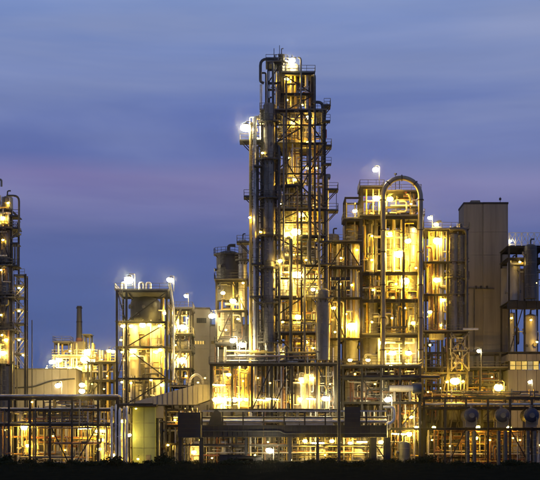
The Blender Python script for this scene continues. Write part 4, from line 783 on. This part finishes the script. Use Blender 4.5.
for i, (a, c) in enumerate(zip(zz, zz[1:])):
    for yy in (9.5, 12.5):
        MB().bar((X(16.5, Y), yy, a if i % 2 else c), (X(27, Y), yy, c if i % 2 else a), .13).build('brace', 'steel_galv', tm)
    MB().box(X(16.2, Y), X(27.3, Y), 9.4, 12.6, c - .1, c).build('landing', 'grating', tm)
    railing(tm, [(X(16.5, Y), 9.4), (X(27, Y), 9.4)], c)
MB().bar((X(28.6, Y), 9, 0), (X(28.6, Y), 9, Z(276, Y)), .24).build('pole', 'steel', tm); MB().bar((X(32, Y), 12, 0), (X(32, Y), 12, Z(320, Y)), .14).build('pole', 'steel', tm)
for px, py in ((19, 288), (19, 311), (19, 340), (23, 355)): lamp(px, py, 9.1, 's', 'w', 'small warm lamp on the lattice mast at the left end')

# long grey shed
Y = 16
gs = thing('storage_shed', 'long low grey sheet metal shed behind the left pipe rack', 'building', (X(45, Y), Y + 4, 0))
for i in range(8):
    a = 12 + i * 8
    MB().box(X(a, Y) + .015, X(a + 8, Y) - .015, Y, Y + 8, .02, Z(369.5, Y)).build('wall_panel', 'sheet', gs)
MB().box(X(11.6, Y), X(76.4, Y), Y - .15, Y + 8.1, Z(369.5, Y) + .002, Z(368.3, Y)).build('roof_edge', 'steel_grey', gs)
pipe(gs, [(X(13, Y), Y - .4, Z(388, Y)), (X(34, Y), Y - .4, Z(387, Y)), (X(52, Y), Y - .4, Z(381, Y)), (X(75, Y), Y - .4, Z(379, Y))], .12, 'pipe_dark', .5)  # dark line sloping across the wall, drawn as a thin tube

# ================================================================== LEFT PIPE RACK
Y = -6
pr = frame('pipe_rack', 'long two level pipe rack along the left of the plant', 'pipe rack', [X(p, Y) for p in (-14, 9, 30, 50, 72, 98, 118)], [Y, 0], [Z(424, Y), Z(409, Y), Z(397, Y)], decks=[], braces=[(3, 0, 0, -1), (4, 0, 0, 1), (1, 0, 1, 1)])
for k, (zz, n, rr_) in enumerate(((395.3, 7, .24), (407.6, 8, .2), (422.6, 7, .2))):
    for i in range(n): 
        q = rnd.uniform(.08, rr_); z = Z(zz, Y) - .25 + q
        pipe(pr, [(X(-16, Y), Y + .2 + i * .78, z), (X(118, Y), Y + .2 + i * .78, z)], q, ('brick_red' if i == 1 and k == 0 else 'pipe_white' if i == 2 and k == 0 else rnd.choice(PM)))
clutter(pr, X(0, Y), X(118, Y), Y - .2, Y + 5, .2, Z(411, Y), 150, .13, mats=PM + DK + ['pipe_dark']); clutter(pr, X(30, Y), X(100, Y), Y + .4, Y + 4, Z(423, Y), Z(400, Y), 40, .14, mats=['pipe_rust', 'pipe_yellow', 'pipe_clad', 'pipe_dark'])
for px in (112, 116, 120, 124, 127): pipe(pr, [(X(px, Y), Y - .3, .1), (X(px, Y), Y - .3, Z(409 - px % 3 * 2, Y)), (X(px, Y), Y + 2, Z(409 - px % 3 * 2, Y))], rnd.uniform(.16, .32), rnd.choice(['pipe_clad', 'pipe_white', 'vessel_paint']))
for px, r, t, lab in ((101.5, .75, 436, 'lit yellow pump vessel under the right part of the left pipe rack'), (122, .65, 418, 'tall pale standpipe vessel beside the pale green house'), (28, .8, 440, 'small cream vessel under the left part of the pipe rack')):
    vessel('pump_vessel', lab, 'vessel', X(px, -4), -3.6, .01, Z(t, -4), r, 'vessel_paint', 1.2, (), lad=False, nozz=6, skirt=False)
MB()
t = thing('control_cabin', 'small beige cabin between the posts of the left pipe rack', 'cabin', (X(35, 2), 3, 0))
for i in range(3): MB().box(X(25 + i * 7, 2), X(31.8 + i * 7, 2), 2, 5, .02, Z(412, 2)).build('wall_panel', 'sheet', t)
MB().box(X(24, 2), X(46.5, 2), 1.8, 5.2, Z(412, 2) + .002, Z(411, 2)).build('roof', 'steel_grey', t)
for a in (26, 33): MB().box(X(a, 2), X(a + 4.5, 2), 1.93, 1.97, Z(428, 2), Z(422, 2)).build('window', 'window_dim', t)
MB().box(X(41, 2), X(44, 2), 1.93, 1.98, .05, 2.1).build('door', 'steel_grey', t)
for px, py, k, c in ((24, 427.5, 'l', 'y'), (28, 445.5, 'm', 'y'), (85, 428.5, 'b', 'w'), (97, 431, 'm', 'y'), (104, 431, 'm', 'y'), (101, 440, 'm', 'y'), (122, 421, 'm', 'y'), (129, 435, 'm', 'w'), (32, 402, 't', 'w'), (53, 436, 't', 'y'), (8, 446, 't', 'y'), (5, 430, 't', 'y'), (62, 405, 't', 'y'), (110, 446, 't', 'y'), (12, 455, 't', 'w'), (65, 450, 't', 'y'), (114, 455, 'm', 'y'), (99, 449, 'm', 'y')): lamp(px, py, Y + .6, k, c, 'small yellow lamp along the left pipe rack')  # tiny lamps along this rack are added, the others real

# ================================================================== PALE GREEN HOUSE, SLOPING DUCT
Y = -4
gh = thing('switch_house', 'pale green panelled switch house lit under its eave', 'building', (X(144, Y), Y + 3, 0))
for z0_, z1_ in ((.02, 448), (448, 437), (437, 423), (423, 407)):
    za = z0_ if z0_ < 1 else Z(z0_, Y) + .03
    for a, c in ((132.5, 143.8), (144.2, 155)): MB().box(X(a, Y), X(c, Y), Y, Y + 6, za, Z(z1_, Y) - .03).build('wall_panel', 'sheet_green', gh)
MB().box(X(133, Y), X(154.5, Y), Y + .06, Y + 5.9, .03, Z(407.5, Y)).build('core', 'steel_grey', gh)
MB().box(X(120, Y), X(157, Y), Y - 1.5, Y + 6.3, Z(406.5, Y), Z(404.5, Y)).build('roof', 'steel', gh)
railing(gh, [(X(120, Y), Y - 1.4), (X(133, Y), Y - 1.4)], Z(404.5, Y))
MB().box(X(146, Y), X(150.5, Y), Y - .06, Y - .005, .05, 2.2).build('door', 'steel_grey', gh)
for px in (136, 149): lamp(px, 408.6, Y - .7, 't', 'y', 'lamp under the eave of the pale green switch house')
lamp(138, 459, Y - 1, 's', 'y', 'low lamp at the foot of the pale green switch house')
Y = -2
sd = thing('sloping_duct', 'big grey wedge shaped sloping duct on a short leg', 'duct', (X(180, Y), Y + 2, 0))
def seg(a, c, ta, tc_, ba, bc): MB().prism([(X(a, Y), Z(ba, Y)), (X(c, Y) - .03, Z(bc, Y)), (X(c, Y) - .03, Z(tc_, Y)), (X(a, Y), Z(ta, Y))], Y, Y + 4).build('duct_panel', 'sheet', sd)
top = lambda p: 401.5 - (p - 135) * (401.5 - 384.5) / 62 if p < 197 else 384.5
bot = lambda p: 403.3 if p < 153 else (404.6 if p < 196 else 404.6 - (p - 196) * .35)
pp = [135, 153, 167, 182, 196, 211]
for a, c in zip(pp, pp[1:]): seg(a, c, top(a), top(c), bot(a + .01), bot(c - .01) if c > 153 else 403.3)
for p in range(158, 210, 5): MB().bar((X(p, Y), Y - .03, Z(bot(p) - .4, Y)), (X(p, Y), Y - .03, Z(top(p) + .3, Y)), .07, .08).build('seam', 'steel_grey', sd)
MB().bar((X(153, Y), Y - .08, Z(405.2, Y)), (X(200, Y), Y - .08, Z(405.2, Y)), .14).build('edge_angle', 'steel', sd)
MB().box(X(154, Y), X(163.5, Y), Y + .1, Y + 3.9, Z(418, Y), Z(404.8, Y)).build('outlet_box', 'sheet', sd)
for px in (156, 162, 185, 207): MB().ibeam((X(px, Y), Y + 1, 0), (X(px, Y), Y + 1, Z(418 if px < 170 else 404.7, Y)), .25, .25).build('leg', 'steel', sd)
b = MB().tube([(X(189, Y), Y + 1, Z(386, Y)), (X(190, Y), Y + 1, Z(378, Y)), (X(196, Y), Y + 1, Z(373, Y)), (X(202, Y), Y + 1, Z(378, Y)), (X(203, Y), Y + 1, Z(384, Y))], .2, 8, .8).build('pipe', 'pipe_clad', sd)
railing(sd, [(X(168, Y), Y + .2), (X(208, Y), Y + .2)], Z(385, Y) - .3)
for px, py, k, c in ((198, 382.5, 't', 'w'), (171, 382, 't', 'y'), (205, 378, 't', 'y'), (189, 391, 't', 'w')): lamp(px, py, Y - .8, k, c, 'small lamp along the top of the sloping duct')
du = frame('duct_frame', 'open steel frame below the sloping duct', 'steel frame', [X(p, Y) for p in (166, 179, 196)], [Y + .4, Y + 3.6], [Z(443, Y), Z(425, Y), Z(409, Y)], decks=[1], rails=[]); clutter(du, X(158, Y), X(197, Y), Y + .3, Y + 3, .2, Z(410, Y), 40, .18)
for px, py, k, c in ((175, 420, 's', 'y'), (168, 445, 's', 'y'), (188, 430, 's', 'y')): lamp(px, py, Y, k, c, 'small added lamp inside the frame below the sloping duct')  # made-up lamps, added under the duct

# ================================================================== FOREGROUND: SHRUBS ON THE BANK
def shrub_mesh(seed, n=420):
    q = random.Random(seed); b = MB()
    for i in range(n):
        a = q.uniform(0, 6.283); e = math.acos(q.uniform(-.1, 1)); rr_ = q.uniform(.45, 1.0) * (1 + .3 * math.sin(3 * a + seed) + .2 * math.sin(5 * e + seed))
        c = Vector((rr_ * math.sin(e) * math.cos(a), rr_ * math.sin(e) * math.sin(a) * .8, .12 + rr_ * math.cos(e) * .85))
        s = q.uniform(.05, .11); u = Vector((q.uniform(-1, 1), q.uniform(-1, 1), q.uniform(-1, 1))).normalized(); v = u.orthogonal().normalized(); k = len(b.v)
        b.v += [tuple(c - u * s * 1.6), tuple(c + v * s), tuple(c + u * s * 1.6), tuple(c - v * s)]; b.f.append((k, k + 1, k + 2, k + 3))
    return b
protos = []
for s in range(5):
    o = shrub_mesh(s).build('foliage', 'leaf'); st = MB(); q = random.Random(s)
    for i in range(5): a = q.uniform(0, 6.28); st.tube([(0, 0, -.1), (.3 * math.cos(a), .3 * math.sin(a), .3), (.6 * math.cos(a), .6 * math.sin(a) * .8, .7)], .025, 5)
    t_ = st.build('stem', 'bark'); protos.append((o.data, t_.data)); bpy.data.objects.remove(o); bpy.data.objects.remove(t_)
for i in range(64):
    px = -10 + i * 9 + rnd.uniform(-5, 5); Y = rnd.uniform(-100, -84); x = X(px, Y)
    s = rnd.choice([.35, .45, .5, .6, .75, .5, .4, .4, .5, .95]) * rnd.uniform(.8, 1.2)
    t = thing('shrub', 'dark low shrub growing along the top of the grass bank', 'shrub', (x, Y, bank(x, Y) - .03), 'shrubs along the bank')
    t.scale = (s * rnd.uniform(1, 1.9), s, s * rnd.uniform(.7, 1.2)); t.rotation_euler.z = rnd.uniform(-.5, .5)
    for nm, d in zip(('foliage', 'stem'), rnd.choice(protos)): o = bpy.data.objects.new(nm, d); col.objects.link(o); o.parent = t
# grass tufts on the bank crest
b = MB()
for i in range(9000):
    x, y = rnd.uniform(-45, 45), rnd.uniform(-104, -82); z = bank(x, y); h = rnd.uniform(.12, .38); a = rnd.uniform(0, 3.14); c, s = math.cos(a) * .02, math.sin(a) * .02; k = len(b.v)
    lx, ly = rnd.uniform(-.12, .12), rnd.uniform(-.12, .12)
    b.v += [(x - c, y - s, z - .02), (x + c, y + s, z - .02), (x + lx, y + ly, z + h)]; b.f.append((k, k + 1, k + 2))
g = b.build('grass', 'leaf'); tag(g, 'unlit rough grass covering the bank in the foreground', 'grass', kind='stuff')
# lamps that would share a label are told apart by the vessel they hang beside
import re
from collections import Counter
short = [(re.split(r' (?:in|on|under|at|rising|standing|held|inside|beside|below|behind|between|with|of|next|left|right|hung|along|above)\b', l)[0], *r) for l, *r in VES]
cnt = Counter(t[0] for t in short); short = [t for t in short if cnt[t[0]] == 1]
lc = Counter(t[0]['label'] for t in ALL)
for th, k, c, x, y, z in ALL:
    if lc[th['label']] < 3 or 'row along' in th['label']: continue
    best = min(short, key=lambda t: math.hypot(x - t[1], (y - t[2]) * .6, max(0, t[3] - z, z - t[4])))
    if math.hypot(x - best[1], (y - best[2]) * .6, max(0, best[3] - z, z - best[4])) > 6: continue
    f = (z - best[3]) / (best[4] - best[3])
    rel = 'just below the foot of' if f < 0 else 'near the foot of' if f < .25 else 'low beside' if f < .45 else 'halfway up' if f < .62 else 'high beside' if f < .82 else 'near the top of' if f <= 1.02 else 'above the top of'
    th['label'] = ' '.join([{'b': 'tube shaped', 't': 'tiny', 's': 'small', 'm': 'bright', 'l': 'large', 'x': 'huge'}[k], {'y': 'yellow', 'w': 'warm', 'h': 'white'}[c], 'lamp', rel, 'the', best[0]])
seen = {}
for th, *_ in ALL: seen.setdefault(th['label'], th['group']); th['group'] = seen[th['label']]
print('objects', len(bpy.data.objects))
